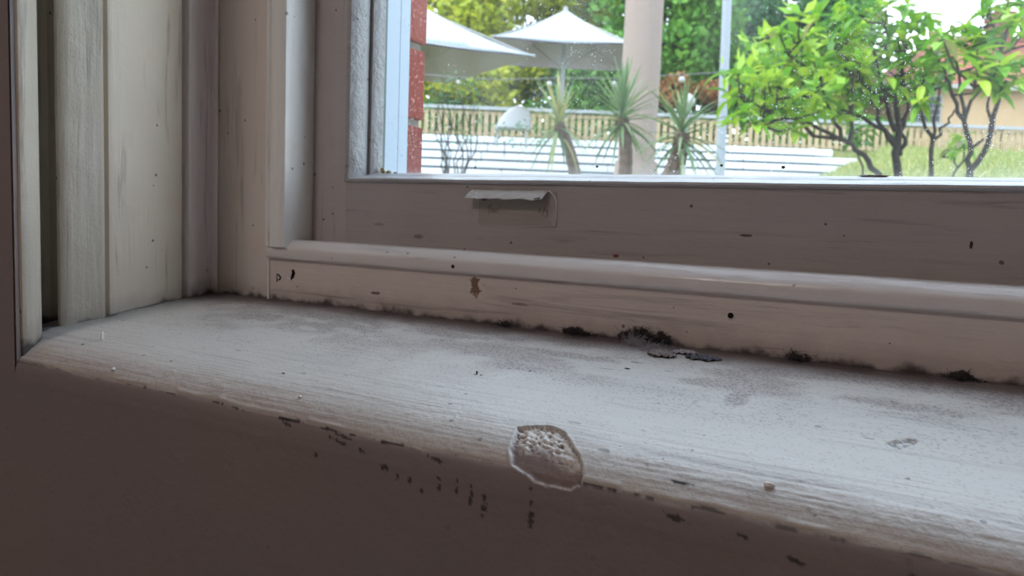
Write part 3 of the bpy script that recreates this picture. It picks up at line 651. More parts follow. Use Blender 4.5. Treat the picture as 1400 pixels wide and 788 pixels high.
M_ground = k.done(k.bsdf(cc, .9, k.bump(k.noise(P, 14, 4), .8, .08), .1)); tag(link('ground', me, M_ground), 'grassy garden slope rising away from the house', kind='structure')

def leaves(name, C_, sizes, mt, parent=None, asp=.5, seed=0, updir=.3, droop=None):
    """many folded leaves, one mesh"""
    r = np.random.default_rng(seed); n = len(C_); C_ = np.asarray(C_)
    d = r.normal(size=(n, 3)); d[:, 2] = d[:, 2]*.6+updir; d /= np.linalg.norm(d, axis=1)[:, None]
    s = np.cross(d, r.normal(size=(n, 3))); s /= np.linalg.norm(s, axis=1)[:, None]; u = np.cross(s, d)
    L = np.asarray(sizes)[:, None]; W_ = L*asp*.5
    a = C_; t = C_+d*L; m1 = C_+d*L*.5+s*W_+u*W_*.3; m2 = C_+d*L*.5-s*W_+u*W_*.3
    V_ = np.stack([a, m1, t, m2], 1).reshape(-1, 3); F_ = np.arange(4*n).reshape(n, 4)
    ob = link(name, npmesh(name, V_, F_), mt); ob.parent = parent
    return ob
def cloud(c, rad, n, seed, shell=.5):
    r = np.random.default_rng(seed); d = r.normal(size=(n, 3)); d /= np.linalg.norm(d, axis=1)[:, None]
    rr = (shell+(1-shell)*r.random(n))**.7; return np.array(c)+d*rr[:, None]*np.array(rad)
M_bark = plain('brown_bark', (.075, .06, .055), .9, .4, 40, bump=.8)
M_barkp = plain('pale_brown_stem', (.30, .21, .16), .9, .35, 30, bump=1)
L_yel = leafmat('yellow_green_foliage', (.62, .85, .02), (1.5, 1.45, .05), (.75, .95, .04))
L_grn = leafmat('mid_green_foliage', (.14, .55, .06), (.45, .95, .14))
L_drk = leafmat('dark_green_foliage', (.05, .28, .10), (.18, .55, .20))
L_org = leafmat('rust_foliage', (.62, .27, .08), (.9, .46, .16))
L_bri = leafmat('bright_leaf', (.32, .88, .04), (1.0, 1.4, .12), trans=.4)
L_brd = leafmat('deeper_leaf', (.14, .50, .06), (.42, .9, .10), trans=.4)
L_yuc = leafmat('yucca_leaf', (.20, .42, .15), (.55, .74, .38), trans=.25)
L_pal = leafmat('pale_yellow_leaf', (.72, .78, .24), (.98, .92, .40), trans=.25)

# backdrop trees
def tree(px, py, d, rx, rz, n, mt, label, seed, size=.22, cat='tree', ry=None):
    c = at(px, py, d); g = gz(lat_of(c), d); root = empty('tree', (c.x, c.y, g)); tag(root, label, cat, 'trees behind the fence')
    r = random.Random(seed); C_ = []; m_ = MB(); top = c.z-g
    m_.tube([(0, 0, 0), (.1, .05, top*.5), (0, 0, top)], [.16, .12, .05], 8)
    k_ = 16; n = int(n*1.7); size *= 1.25
    for q in range(k_):
        a = r.uniform(0, 6.28); e = r.uniform(-.8, .9); cc_ = Vector((math.cos(a)*rx*.62*math.cos(e), math.sin(a)*(ry or rx)*.55*math.cos(e), top+math.sin(e)*rz*.75)); rad = r.uniform(.32, .5)
        C_.append(cloud(cc_, (rx*rad, (ry or rx)*rad, rz*rad), n//k_, seed*50+q)); m_.tube([(0, 0, top*.55), tuple(cc_)], [.05, .015], 5)
    C_ = np.concatenate(C_); rs = np.random.default_rng(seed)
    f_ = leaves('foliage', C_, rs.uniform(.6, 1.3, len(C_))*size, mt, root, .6, seed); f_['kind'] = 'stuff'
    m_.build('trunk', M_bark, root)
tree(600, 60, 27, 3.2, 3.6, 6500, L_yel, 'yellow-green tree behind the left umbrella', 1)
tree(725, 30, 30, 3.6, 3.6, 6500, L_yel, 'yellow-green tree rising behind the right umbrella', 2)
tree(655, 115, 25, 2.4, 1.3, 3500, L_yel, 'low yellow-green tree between the left umbrella and the fence', 3, .18)
tree(790, 110, 26, 2.4, 1.6, 4000, L_grn, 'low mid-green tree under the right umbrella', 4, .18)
tree(905, 40, 27, 2.6, 3.4, 6500, L_grn, 'mid-green tree right of the pale column', 5)
tree(830, 20, 33, 3.4, 3.6, 6000, L_drk, 'dark green tree partly hidden by the pale column', 6)
tree(985, 85, 30, 2.8, 2.9, 5200, L_drk, 'dark green tree behind the light pole', 7)
tree(1085, 15, 31, 3.2, 2.8, 6500, L_drk, 'dark green tree above the bright bush', 8)
tree(1065, 110, 26, 2.2, 1.3, 3500, L_grn, 'low green tree behind the bright bush', 9, .18)
tree(1128, 80, 29, 2.2, 2.0, 4000, L_grn, 'green tree behind the forked bush, left of the house', 10, .2)
tree(912, 128, 24, .75, .55, 1100, L_org, 'rust-coloured small tree behind the globe lamp', 11, .14)
tree(975, 128, 24.3, .7, .45, 900, L_org, 'second rust-coloured small tree, right of the globe lamp', 12, .14)

# clipped hedge behind the fence
hq = yard(3.4, 24.6, 2.4); hd = empty('hedge', hq); tag(hd, 'long green hedge seen through the gaps of the picket fence', 'hedge')
hr = np.random.default_rng(77); n_ = 16000; ll_ = hr.uniform(-8.5, 8.8, n_); dd_ = hr.uniform(-.5, .5, n_); zz_ = hr.uniform(-.3, 1.25, n_)+.15*np.sin(ll_*2.1)
HC = np.array(RV)[None, :]*ll_[:, None]+np.array(DV)[None, :]*dd_[:, None]+np.array((0, 0, 1))[None, :]*zz_[:, None]
leaves('foliage', HC, hr.uniform(.12, .24, n_), L_grn, hd, .6, 5)['kind'] = 'stuff'
for q in range(18): MB().tube([tuple(RV*(-8.4+q)+Vector((0, 0, -.4))), tuple(RV*(-8.4+q)+Vector((0, 0, .9)))], .05, 5).build('stem', M_bark, hd)

# fence: top rail, lower rail, pickets one by one
FD = 22.; M_pick = plain('honey_timber', (.95, .74, .42), .7, .2, 5); M_cap = plain('pale_rail_paint', (.78, .82, .86), .5, .06, 8); M_pdark = plain('dark_timber_board', (.30, .22, .12), .8, .25, 5)  # even base colours: honey timber, pale rail paint, dark brown timber
fence = empty('picket_fence', yard(1, FD, 2.4)); tag(fence, 'timber picket fence with a pale top rail above the white terrace', 'fence')
bpy.context.view_layer.update()
x0f, x1f = -3.6, 16.; ztop, zbot = 3.08, 2.36
def bar(lat0, lat1, d, z0, z1, th):
    return MB().obox(yard((lat0+lat1)/2, d, (z0+z1)/2), RV, DV, Vector((0, 0, 1)), (lat1-lat0)/2, th/2, (z1-z0)/2)
child(bar(x0f, x1f, FD-.02, ztop, ztop+.09, .14).build('top_rail', M_cap), fence)
child(bar(x0f, x1f, FD+.02, ztop-.13, ztop-.04, .05).build('upper_rail', M_pick), fence)
child(bar(x0f, x1f, FD+.02, zbot+.02, zbot+.10, .05).build('lower_rail', M_pick), fence)
pm = bar(-.055, .055, 0, 0, ztop-zbot-.05, .03).build('picket', M_pick)
x = x0f+.1; i = 0; first = True
while x < 15.8:
    tall = i % 11 == 0
    o_ = pm if first else pm.copy(); 
    if not first: COL.objects.link(o_)
    first = False
    o_.location = yard(x, FD-.03, zbot)-fence.location+Vector((0, 0, random.uniform(-.02, .01))); o_.parent = fence; o_.scale = (1.5 if tall else random.uniform(.85, 1.05), 1, 1) if False else (1, 1, 1)
    x += .185+random.uniform(-.008, .008); i += 1
for x in np.arange(x0f+.3, 15.8, 2.4):
    child(MB().obox(yard(x, FD+.08, (zbot+ztop)/2-.1), RV, DV, Vector((0, 0, 1)), .07, .06, (ztop-zbot)/2+.1).build('fence_post', M_pick), fence)

# white terrace below the fence, block by block
M_ter = plain('white_painted_block', (1.7, 1.8, 1.9), .5, .05, 4); M_terd = plain('slate_blue_joint', (.10, .16, .20), .8)
ter = empty('terrace_wall', yard(1, 21, 1.2)); tag(ter, 'white terrace of stepped long blocks below the picket fence', 'wall'); bpy.context.view_layer.update()
nrow = 5
for r_ in range(nrow):
    z1 = 2.36-.245*r_; d0 = 21.75-.32*r_
    child(bar(-4.2, 8.2, d0+.1, z1-.30, z1-.045, .40).build('step_core', M_terd), ter)
    x = -4.2+random.uniform(-.6, 0); 
    while x < 8.2:
        L = random.uniform(2.6, 4.2)
        b_ = bar(x, x+L-.02, d0-.07, z1-.235, z1-.065, .36).build('terrace_block', M_ter); bevel(b_, .015, 1); child(b_, ter); x += L
# garden seat at left (white)
ch = empty('garden_chair', at(700, 178, 19)); tag(ch, 'white rounded garden chair left of the first yucca', 'chair'); bpy.context.view_layer.update()
c = ch.location
m_ = MB(); n = 10
for i in range(n+1):
    u = i/n*2-1
    for j in range(7):
        v = j/6; m_.v.append(tuple(c+RV*(u*.42*math.sqrt(1-(v*.95)**2*.8)+.15*v)+DV*(.25*v)+Vector((0, 0, .05+.55*v-.1*u*u))))
for i in range(n):
    for j in range(6): a = i*7+j; m_.f.append((a, a+1, a+8, a+7))
o_ = m_.build('backrest', M_cap, smooth=180); q = o_.modifiers.new('s', 'SOLIDIFY'); q.thickness = .04; child(o_, ch)
child(bevel(MB().obox(c+Vector((0, 0, .02))-DV*.22, RV, DV, Vector((0, 0, 1)), .36, .24, .03).build('seat', M_cap), .02), ch)
for sx_ in (-1, 1):
    for sy_ in (-.4, .1): child(MB().tube([c+RV*.32*sx_+DV*sy_, c+RV*.36*sx_+DV*sy_+Vector((0, 0, -.42))], .02, 6).build('leg', M_cap), ch)

# umbrellas
M_can = plain('pale_blue_white_canvas', (.82, .90, 1.0), .7, .03, 3); M_under = plain('grey_canvas_underside', (.98, .82, .96), .8, .05, 3); M_pole = plain('white_metal_pole', (.70, .72, .74), .4)
def umbrella(corner, dir1, dir2, s1, s2, rise, ground, label, text=False):
    corner = Vector(corner); cs = [corner, corner+dir1*s1, corner+dir1*s1+dir2*s2, corner+dir2*s2]; ctr = (cs[0]+cs[2])/2
    root = empty('patio_umbrella', (ctr.x, ctr.y, ground)); tag(root, label, 'umbrella', 'patio umbrellas on the terrace'); bpy.context.view_layer.update()
    N = 10; m_ = MB(); mu = MB()
    for dst, off in ((m_, 0), (mu, -.03)):
        for q in range(4):
            a, b = cs[q], cs[(q+1) % 4]; i0 = len(dst.v)
            for i in range(N+1):
                t = i/N                                      # apex -> rim, concave (catenary) rise
                zz = rise*((1-t)**1.25)
                for j in range(N+1):
                    u = j/N; rimp = a*(1-u)+b*u; sag = -.10*4*u*(1-u)*(t**3)
                    inw = 1-.06*4*u*(1-u)*t
                    p = ctr+(rimp-ctr)*t*inw; dst.v.append((p.x, p.y, p.z+zz+off-sag*-.35-(.25*4*u*(1-u)*t*(1-t))))
            for i in range(N):
                for j in range(N): k_ = i0+i*(N+1)+j; dst.f.append((k_, k_+1, k_+N+2, k_+N+1))
    child(m_.build('canopy', M_can, smooth=30), root); child(mu.build('canopy_lining', M_under, smooth=30), root)
    vb = MB()
    for q in range(4):
        a, b = cs[q], cs[(q+1) % 4]
        pts = [ctr+((a*(1-u)+b*u)-ctr)*(1-.06*4*u*(1-u)) for u in np.linspace(0, 1, 9)]; vb.tube(pts, .018, 5)
    child(vb.build('hem', M_can), root)
    child(MB().tube([(ctr.x, ctr.y, ground), (ctr.x, ctr.y, ctr.z+rise+.05)], .055, 12).build('pole', M_pole, smooth=60), root)
    child(MB().tube([(ctr.x, ctr.y, ctr.z+rise-.02), (ctr.x, ctr.y, ctr.z+rise+.07)], [.06, .02], 10).build('finial', M_can), root)
    for q in range(4):
        p = cs[q]; child(MB().tube([(ctr.x, ctr.y, ctr.z+rise-.1), tuple(p+Vector((0, 0, -.03)))], .015, 5).build('rib', M_pole), root)
        mid = (p+ctr)/2; child(MB().tube([(ctr.x, ctr.y, ctr.z-.35), (mid.x, mid.y, mid.z+rise*.38-.06)], .013, 5).build('strut', M_pole), root)
    return root, cs, ctr
def dirv(deg): return RV*math.cos(R(deg))+DV*math.sin(R(deg))
c1 = at(731, 76, 14); u1, cs1, ct1 = umbrella(c1, dirv(208), dirv(120), 3.4, 3.6, 1.12, 2.0, 'larger pale patio umbrella at the left, with faint teal lettering')
# faint teal lettering on its near side (illegible in the photograph: short strokes)
M_teal = plain('faint_teal_print', (.45, .72, .80), .7)
def onface(t, u, a, b, ctr, rise):
    rimp = a*(1-u)+b*u; p = ctr+(rimp-ctr)*t*(1-.06*4*u*(1-u)*t); p.z += rise*((1-t)**1.25)+.015-.035*4*u*(1-u)*t**3-.25*4*u*(1-u)*t*(1-t)+.01; return p
tx = MB(); a_, b_ = cs1[0], cs1[1]
for q in range(11):
    u_ = .30+q*.035; tx.tube([onface(.86, u_, a_, b_, ct1, 1.12), onface(.80, u_+.006, a_, b_, ct1, 1.12)], .014, 4)
    if q % 2: tx.tube([onface(.86, u_, a_, b_, ct1, 1.12), onface(.86, u_+.022, a_, b_, ct1, 1.12)], .012, 4)
child(tx.build('faint_lettering', M_teal), u1)
c2 = at(673, 49, 17); umbrella(c2, dirv(3), dirv(86), 3.05, 3.0, 1.02, 2.4, 'smaller pale patio umbrella, whole outline seen left of the column')

# pale round column and light pole
p = at(869, 237, 9); g = gz(lat_of(p), 9); k = NT('pale_render'); P = k.n('ShaderNodeNewGeometry').outputs['Position']
cc = k.mix(k.noise(k.vmath('MULTIPLY', P, (1, 1, .25)), 6, 4), (.19, .15, .133, 1), (.24, .19, .17, 1)); M_colm = k.done(k.bsdf(cc, .8, k.bump(k.noise(P, 20, 4), .3, .02), .2))
co = empty('column', (p.x, p.y, g)); tag(co, 'thick pale pinkish round column between the umbrella and the trees', 'column'); bpy.context.view_layer.update()
hh = 4.6; child(MB().tube([(p.x, p.y, g+hh*i/8) for i in range(9)], [.215, .212, .218, .213, .214, .212, .215, .213, .214], 28).build('shaft', M_colm, smooth=60), co)
child(MB().tube([(p.x, p.y, g), (p.x, p.y, g+.25)], [.26, .24], 28).build('footing', M_colm, smooth=60), co)
a = at(986, 200, 11); b = at(996.5, -60, 11); g = gz(lat_of(a), 11); lp = empty('light_pole', (a.x, a.y, g)); tag(lp, 'tall thin pale-blue metal pole standing between the globe lamp and the bush', 'pole'); bpy.context.view_layer.update()
M_lp = plain('pale_blue_metal', (.62, .70, .82), .4)
dn = (a-b).normalized(); base = a+dn*((a.z-g)/-dn.z)
child(MB().tube([base, b], [.066, .060], 14).build('shaft', M_lp, smooth=60), lp); child(MB().tube([base, base+Vector((0, 0, .12))], .10, 14).build('foot_plate', M_lp, smooth=40), lp)

# globe lamp
def sphere(name, c, r, mt, par, seg=24):
    bm = bmesh.new(); bmesh.ops.create_uvsphere(bm, u_segments=seg, v_segments=seg//2, radius=r); me_ = bpy.data.meshes.new(name); bm.to_mesh(me_); bm.free()
    o_ = link(name, me_, mt, smooth=180); o_.location = c
    if par: bpy.context.view_layer.update(); o_.location = Vector(c)-par.location; o_.parent = par
    return o_
M_globe = plain('white_globe_glass', (.86, .86, .85), .3, .02)
p = at(940, 139, 12); g = gz(lat_of(p), 12); gl_ = empty('globe_lamp', (p.x, p.y, g)); tag(gl_, 'white globe garden lamp on a short post above the third yucca', 'lamp')
sphere('globe', p, .115, M_globe, gl_); bpy.context.view_layer.update()
child(MB().tube([(p.x, p.y, g), (p.x, p.y, p.z-.14)], .035, 10).build('post', M_pole, smooth=60), gl_)
child(MB().tube([(p.x, p.y, p.z-.17), (p.x, p.y, p.z-.10)], [.075, .06], 12).build('collar', M_pole, smooth=50), gl_)
# string of garden lights
sl_ = empty('string_lights', at(840, 104, 12)); tag(sl_, 'thin cable of small round bulbs strung across the garden', 'lights'); bpy.context.view_layer.update()
ctl = [(560, 100), (640, 107), (690, 109), (751, 107), (840, 107), (900, 104), (932, 102), (985, 99), (1036, 96), (1100, 92)]
pts = [at(x, y, 12) for x, y in ctl]; child(MB().tube(pts, .007, 5).build('cable', plain('grey_cable', (.35, .36, .38), .6)), sl_)
for (x, y, r_) in ((751, 115, .045), (840, 115, .045), (932, 109, .050), (1036, 103, .035), (627, 113, .035)):
    q = at(x, y, 12); b_ = sphere('bulb', q, r_, M_globe, sl_, 14); child(MB().tube([q+Vector((0, 0, r_*.8)), q+Vector((0, 0, r_+.045))], .018, 8).build('socket', M_mark), sl_)

# yuccas: every blade a part
def blade(L, W_, bend):
    m_ = MB(); n = 6
    for i in range(n+1):
        t = i/n; wd = W_*(1-t)**.55*(.55+.45*min(1, t*4)); y = t*L; z = -bend*t*t*L
        m_.v += [(-wd/2, y, z+wd*.25), (0, y, z), (wd/2, y, z+wd*.25)]
    for i in range(n):
        a = i*3; m_.f += [(a, a+1, a+4, a+3), (a+1, a+2, a+5, a+4)]
    me_ = m_.mesh('leaf'); return me_
BL = [blade(1, .085, b) for b in (.05, .22, .45)]
for b_ in BL: b_.materials.append(L_yuc)
BLP = [b_.copy() for b_ in BL]
for b_ in BLP: b_.materials.clear(); b_.materials.append(L_pal)
def yucca(head, foot, d, n, Lr, elev, label, seed, pale=.12, thick=.055, spread=(0, 6.283)):
    r = random.Random(seed); hp, fp = at(*head, d), at(*foot, d); g = gz(lat_of(fp), d)
    dn = (fp-hp).normalized(); base = hp+dn*((hp.z-g)/max(.2, -dn.z)); root = empty('yucca', base); tag(root, label, 'plant', 'yuccas below the column'); bpy.context.view_layer.update()
    m_ = MB(); K_ = 14; pts = []; rad = []
    for i in range(K_+1):
        t = i/K_; pts.append(base.lerp(hp, t)+RV*.03*math.sin(t*3)); rad.append(thick*(1.1-.25*t)*(1+.10*(i % 2)))
    child(m_.tube(pts, rad, 10).build('stem', M_barkp), root)
    for i in range(n):
        t = (i+.5)/n; az = i*2.39996+r.uniform(-.3, .3); el = math.radians(elev[0]+(elev[1]-elev[0])*t+r.uniform(-8, 8)); L = r.uniform(*Lr)
        k_ = 0 if el > .9 else (1 if el > .2 else 2); src = BLP if r.random() < pale else BL
        o_ = bpy.data.objects.new('leaf', src[k_]); COL.objects.link(o_); o_.parent = root
        dvec = Vector((math.cos(az)*math.cos(el), math.sin(az)*math.cos(el), math.sin(el)))
        q = dvec.to_track_quat('Y', 'Z'); o_.matrix_parent_inverse = Matrix.Identity(4)
        o_.location = hp-base+Vector((0, 0, -.10+.16*t)); o_.rotation_mode = 'QUATERNION'; o_.rotation_quaternion = q; o_.scale = (L*r.uniform(.8, 1.15)*1.0, L, L)
yucca((763, 168), (783, 235), 7.5, 58, (.34, .50), (-40, 85), 'leftmost yucca with green and straw-coloured blades on a leaning stem', 1, .30)
yucca((850, 160), (852, 240), 6.8, 78, (.34, .50), (-30, 85), 'tallest yucca with upright blades, in front of the pale column', 2, .05)
yucca((932, 182), (915, 237), 6.2, 60, (.34, .50), (-35, 75), 'right-hand yucca with wide drooping blades under the globe lamp', 3, .12, .07)

# broad-leaved shrubs: rosettes of separate leaves on forked branches
def ovate(L, W_, bend):
    m_ = MB(); n = 5
    for i in range(n+1):
        t = i/n; wd = W_*math.sin(math.pi*min(1, (t*.92+.05)))**.8; y = t*L; z = -bend*t*t*L
        m_.v += [(-wd/2, y, z+wd*.2), (0, y, z), (wd/2, y, z+wd*.2)]
    for i in range(n): a = i*3; m_.f += [(a, a+1, a+4, a+3), (a+1, a+2, a+5, a+4)]
    return m_.mesh('leaf')
OV = {}
for nm, mt in (('bri', L_bri), ('brd', L_brd), ('pal', L_pal)):
    OV[nm] = [ovate(1, .42, b) for b in (.1, .35, .6)]
    for me_ in OV[nm]: me_.materials.append(mt)
def shrub(name, paths, rosettes, d, label, seed, size=(.11, .17), mats=('bri',), nl=(6, 9), cat='shrub', rad=.02, cap=300):
    r = random.Random(seed); f0 = at(*paths[0][0][:2], d); g = gz(lat_of(f0), d); root = empty(name, (f0.x, f0.y, g)); tag(root, label, cat); bpy.context.view_layer.update()
    nodes = []
    for pth in paths:
        pts = [at(x, y, d+dd) for (x, y, dd) in [(q+(0,))[:3] for q in pth]]
        if pth[0][1] > 228: pts = [Vector((pts[0].x, pts[0].y, g-.05))]+pts
        w0 = rad*(1 if pth[0][1] > 228 else .6); m_ = MB(); P2 = []
        for a, b in zip(pts[:-1], pts[1:]):
            for t in (0, .33, .66): P2.append(a.lerp(b, t)+Vector((r.gauss(0, .012), r.gauss(0, .012), 0)))
        P2.append(pts[-1]); P2[0] = pts[0]
        m_.tube(P2, [w0*(1-.6*i/len(P2)) for i in range(len(P2))], 7); child(m_.build('branch', M_bark, smooth=60), root); nodes += P2[2:]
    allv = 0; extraC = []; twigs = MB()
    for (x, y) in rosettes:
        c_ = at(x, y, d+r.uniform(-.55, .5)); nn = min(nodes, key=lambda q: (q-c_).length+max(0, q.z-c_.z)*2)
        midp = nn.lerp(c_, .5)+Vector((r.gauss(0, .03), r.gauss(0, .03), -.03)); twigs.tube([nn, midp, c_], [.009, .007, .005], 5)
        nodes.append(midp)
        for q in range(r.randint(*nl)):
            az = q*2.4+r.uniform(-.4, .4); el = r.uniform(-.5, 1.0); L = r.uniform(*size); mt = r.choice(mats)
            if r.random() < .05: mt = 'pal'
            o_ = bpy.data.objects.new('leaf', OV[mt][r.randint(0, 2)]); 
            if allv < cap: COL.objects.link(o_)
            else:
                extraC.append(tuple(c_-root.location+Vector((r.gauss(0, .03), r.gauss(0, .03), r.gauss(0, .03))))); bpy.data.objects.remove(o_); continue
            allv += 1; o_.parent = root; dvec = Vector((math.cos(az)*math.cos(el), math.sin(az)*math.cos(el), math.sin(el)))
            o_.location = c_-root.location+Vector((0, 0, r.uniform(-.05, .02))); o_.rotation_mode = 'QUATERNION'; o_.rotation_quaternion = dvec.to_track_quat('Y', 'Z'); o_.scale = (L, L, L)
    child(twigs.build('twigs', M_bark), root)
    if extraC:
        e_ = leaves('foliage', extraC, [r.uniform(*size) for _ in extraC], {'bri': L_bri, 'brd': L_brd}[mats[0]], root, .42, seed); e_['kind'] = 'stuff'
def inpoly(poly, n, seed, md=9):
    r = random.Random(seed); o = []; tries = 0
    xs_ = [p[0] for p in poly]; ys_ = [p[1] for p in poly]
    while len(o) < n and tries < 20000:
        tries += 1; x, y = r.uniform(min(xs_), max(xs_)), r.uniform(min(ys_), max(ys_)); c_ = False
        for i in range(len(poly)):
            a, b = poly[i], poly[i-1]
            if (a[1] > y) != (b[1] > y) and x < (b[0]-a[0])*(y-a[1])/(b[1]-a[1])+a[0]: c_ = not c_
        if c_ and all(math.hypot(x-q[0], y-q[1]) > md for q in o): o.append((x, y))
    return o
polyA = [(1000, 72), (1040, 55), (1090, 12), (1125, 20), (1165, 20), (1175, 60), (1180, 120), (1165, 160), (1125, 170), (1070, 178), (1010, 168), (995, 130), (988, 95)]
shrub('broadleaf_shrub', [[(1201, 238), (1178, 212), (1150, 190), (1112, 186)], [(1150, 190), (1138, 150), (1120, 100)], [(1150, 192), (1100, 165), (1055, 130)], [(1112, 186), (1075, 150)], [(1160, 198), (1165, 130), (1150, 60)]],
      inpoly(polyA, 80, 1, 9.5), 5.6, 'wide bright green shrub with big leaves left of the forked trunks', 11, (.11, .165), ('bri', 'bri', 'brd'), rad=.026)
polyB = [(1175, 10), (1215, 0), (1262, -8), (1275, 20), (1268, 60), (1290, 110), (1275, 135), (1215, 130), (1180, 140), (1160, 90), (1165, 50)]
shrub('broadleaf_shrub', [[(1228, 238), (1226, 195), (1224, 160), (1230, 110), (1231, 40)], [(1226, 200), (1200, 165), (1195, 120)], [(1228, 205), (1207, 178), (1178, 160), (1150, 150)], [(1226, 195), (1240, 160), (1238, 128)], [(1230, 212), (1237, 190), (1236, 160)], [(1224, 180), (1210, 140), (1195, 70)]],
      inpoly(polyB, 48, 2, 10), 5.9, 'taller green shrub with thick forked dark trunks, middle of the three', 12, (.10, .155), ('bri', 'brd', 'brd'), rad=.034)
shrub('young_tree', [[(1272, 238), (1276, 190), (1262, 175), (1257, 145)], [(1276, 192), (1283, 150), (1285, 120)], [(1276, 192), (1295, 168), (1305, 150)]],
      [(1258, 136), (1286, 112), (1268, 95), (1292, 92), (1276, 68), (1262, 110), (1300, 60), (1306, 90)], 5.4, 'thin young tree with three bare upright stems', 13, (.10, .15), ('brd', 'bri'), rad=.020)
polyC = [(1270, 70), (1290, 45), (1330, 30), (1352, 45), (1360, 90), (1385, 75), (1400, 100), (1385, 120), (1345, 125), (1330, 110), (1335, 70), (1300, 70), (1282, 105)]
shrub('frangipani_tree', [[(1327, 238), (1326, 208), (1319, 165), (1300, 130), (1293, 105)], [(1328, 236), (1350, 195), (1364, 140), (1369, 80), (1385, 28)], [(1319, 162), (1335, 125), (1325, 95)], [(1369, 78), (1358, 40), (1354, 14)], [(1350, 195), (1352, 150), (1350, 125)], [(1319, 165), (1310, 110), (1308, 60)], [(1326, 210), (1345, 190)]],
      inpoly(polyC, 22, 3, 13)+[(1354, 8), (1390, 22), (1345, 18), (1398, 45), (1408, 10), (1380, 2), (1424, 40), (1430, 90), (1415, 70)], 5.2, 'forked frangipani tree with leaf tufts at the right edge of the pane', 14, (.11, .17), ('bri', 'brd'), rad=.022)
shrub('sapling', [[(1301, 238), (1306, 214), (1312, 196)]], [(1305, 200), (1318, 198), (1312, 188), (1298, 205)], 5.8, 'small green sapling between the young tree and the frangipani', 15, (.08, .12), ('bri',), cat='plant', rad=.010)
shrub('sapling', [[(1180, 238), (1172, 205), (1170, 188)]], [(1168, 180), (1178, 190), (1160, 190), (1172, 172), (1184, 178)], 6.2, 'small green sapling in front of the fence under the wide shrub', 16, (.08, .13), ('brd',), cat='plant', rad=.010)
# bare twiggy bush by the brick edge
r = random.Random(5); p0 = at(632, 238, 8); tb_ = empty('twiggy_bush', (p0.x, p0.y, gz(lat_of(p0), 8))); tag(tb_, 'bare dark twiggy bush beside the brick edge, before the fence', 'shrub'); bpy.context.view_layer.update()
for q in range(12):
    x0 = r.uniform(596, 650); pts = []; x_, y_ = x0, 240; dx = r.uniform(-5, 5)
    for s_ in range(7): pts.append(at(x_, y_, 8+r.uniform(-.1, .1))); x_ += dx+r.gauss(0, 5); y_ -= r.uniform(11, 21)
    pts[0].z = gz(lat_of(p0), 8); child(MB().tube(pts, [.009*(1-.75*i/7) for i in range(7)], 5).build('branch', M_bark, smooth=60), tb_)
C_ = cloud(at(622, 150, 8)-tb_.location, (.34, .3, .42), 260, 9); e_ = leaves('foliage', C_, np.random.default_rng(3).uniform(.02, .05, 260), L_drk, tb_, .5, 4); e_['kind'] = 'stuff'
C_ = cloud(at(700, 185, 9)-tb_.location*0, (.9, .5, .16), 500, 19); 
lb = empty('low_bush', at(690, 200, 9)); tag(lb, 'low sparse bush at the foot of the first yucca', 'shrub'); C_ = C_-np.array(lb.location); 
e_ = leaves('foliage', C_[:240], np.random.default_rng(3).uniform(.03, .06, 240), L_drk, lb, .4, 4); e_['kind'] = 'stuff'
child(MB().tube([(lb.location.x, lb.location.y, gz(lat_of(lb.location), 9)), tuple(lb.location)], .012, 5).build('stem', M_bark), lb); bpy.context.view_layer.update()

# grass tufts on the bank at right
rs = np.random.default_rng(8); gC = []
for i in range(9000):
    d = rs.uniform(8, 21); l = d*rs.uniform(.34, .72); p = yard(l, d, float(gz(l, d))); gC.append((p.x, p.y, p.z))
g_ = leaves('grass', gC, rs.uniform(.08, .22, len(gC)), leafmat('grass_blade', (.55, .75, .2), (1.0, 1.0, .38)), None, .16, 8, 1.2)
tag(g_, 'pale green grass growing on the bank at the right', 'grass', kind='stuff')

# house at right
HD = 27.; M_cream = plain('cream_brick_wall', (1.25, .86, .50), .85, .12, 3, bump=.2); M_gut = plain('white_gutter', (.78, .76, .70), .5)
k = NT('red_roof_tiles'); P = k.n('ShaderNodeNewGeometry').outputs['Position']; wv = k.n('ShaderNodeTexWave', wave_type='BANDS', bands_direction='Z'); k.l(P, wv.inputs['Vector']); wv.inputs['Scale'].default_value = 2.1; wv.inputs['Distortion'].default_value = .6
M_tile = k.done(k.bsdf(k.mix(wv.outputs[0], (.16, .05, .035, 1), (.32, .12, .085, 1)), .85, k.bump(wv.outputs[0], .8, .06), .2))
ho = empty('house', yard(lat_of(at(1340, 150, HD)), HD, 2.4)); tag(ho, 'cream house with red tiled roof and brick chimney behind the fence', 'house'); bpy.context.view_layer.update()
eL = lat_of(at(1238, 120, HD)); eaves = at(1340, 119, HD).z; gb = 2.2; hR = eL+14
child(MB().obox(yard((eL+hR)/2+.4, HD+3.2, (eaves+gb)/2), RV, DV, Vector((0, 0, 1)), (hR-eL)/2-.4, 3.0, (eaves-gb)/2).build('wall', M_cream), ho)
ridge = at(1345, 52, HD+3).z; A = [yard(eL-.1, HD-.2, eaves), yard(hR, HD-.2, eaves), yard(hR-1, HD+3.3, ridge), yard(eL+2.6, HD+3.3, ridge), yard(eL-.1, HD+6.8, eaves), yard(hR, HD+6.8, eaves)]
m_ = MB(); m_.v = [tuple(a) for a in A]+[tuple(a-Vector((0, 0, .12))) for a in A]; m_.f = [(0, 1, 2, 3), (3, 2, 5, 4), (0, 3, 4), (1, 5, 2), (6, 9, 8, 7), (9, 10, 11, 8), (0, 6, 7, 1), (4, 5, 11, 10), (0, 4, 10, 6)]
child(m_.build('roof', M_tile), ho)
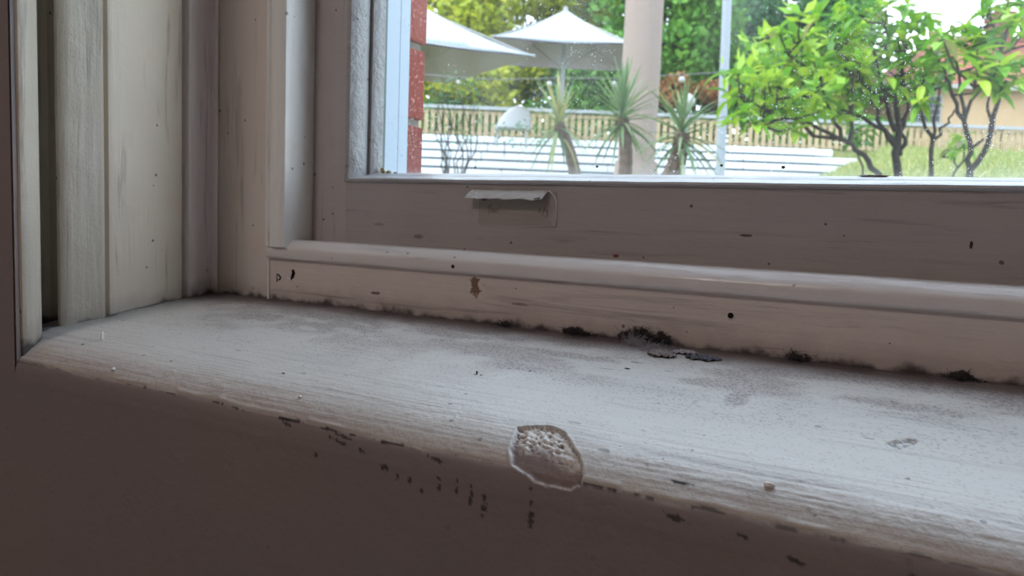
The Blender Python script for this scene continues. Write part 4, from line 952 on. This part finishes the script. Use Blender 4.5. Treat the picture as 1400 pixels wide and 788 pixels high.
child(bar(eL-.15, hR, HD-.26, eaves-.13, eaves+.02, .14).build('gutter', M_gut), ho)
child(bar(eL+2.5, hR-1, HD+3.3, ridge-.03, ridge+.10, .22).build('ridge_cap', plain('ridge_tile', (.50, .22, .15), .8)), ho)
cp = at(1366, 50, HD+2.5); chm = MB(); chm.obox(cp+Vector((0, 0, -.2)), RV, DV, Vector((0, 0, 1)), .33, .33, .95).obox(cp+Vector((0, 0, .62)), RV, DV, Vector((0, 0, 1)), .40, .40, .09).obox(cp+Vector((0, 0, .80)), RV, DV, Vector((0, 0, 1)), .36, .36, .05)
child(chm.build('chimney', plain('chimney_brick', (.46, .20, .13), .9, .3, 8)), ho)
for q in (-.16, .16): child(MB().tube([cp+RV*q+Vector((0, 0, .8)), cp+RV*q+Vector((0, 0, 1.15))], .10, 10).build('chimney_pot', plain('clay_pot', (.50, .24, .15), .8), smooth=50), ho)
wl_ = lat_of(at(1240, 150, HD)); wz = at(1243, 150, HD).z
fr = bar(wl_+.25, wl_+1.25, HD+.16, wz-.45, wz+.55, .10).build('window_frame', M_gut); child(fr, ho)
pn = bar(wl_+.32, wl_+1.18, HD+.10, wz-.38, wz+.48, .03).build('window_pane', plain('dark_pane', (.04, .05, .07), .1)); child(pn, ho)
for q in range(4): child(bar(wl_+.30, wl_+1.20, HD+.07, wz-.38+.22*q, wz-.36+.22*q, .03).build('glazing_bar', M_gut), ho)
w2 = lat_of(at(1395, 85, HD)); 
# lattice of pale trellis panels before the house, low
tr_ = empty('trellis', yard(lat_of(at(1320, 215, 20)), 21.4, 2.0)); tag(tr_, 'low pale square trellis in front of the cream house', 'trellis'); bpy.context.view_layer.update()
l0, l1 = lat_of(at(1215, 205, 21.6)), lat_of(at(1440, 205, 21.6)); zt = at(1300, 193, 21.6).z; zb = zt-.42
for z_ in (zt, (zt+zb)/2, zb): child(bar(l0, l1, 21.6, z_-.025, z_+.025, .03).build('slat', M_pick), tr_)
x = l0
while x < l1: child(bar(x-.03, x+.03, 21.57, zb-.2, zt+.03, .03).build('slat', M_pick), tr_); x += .27
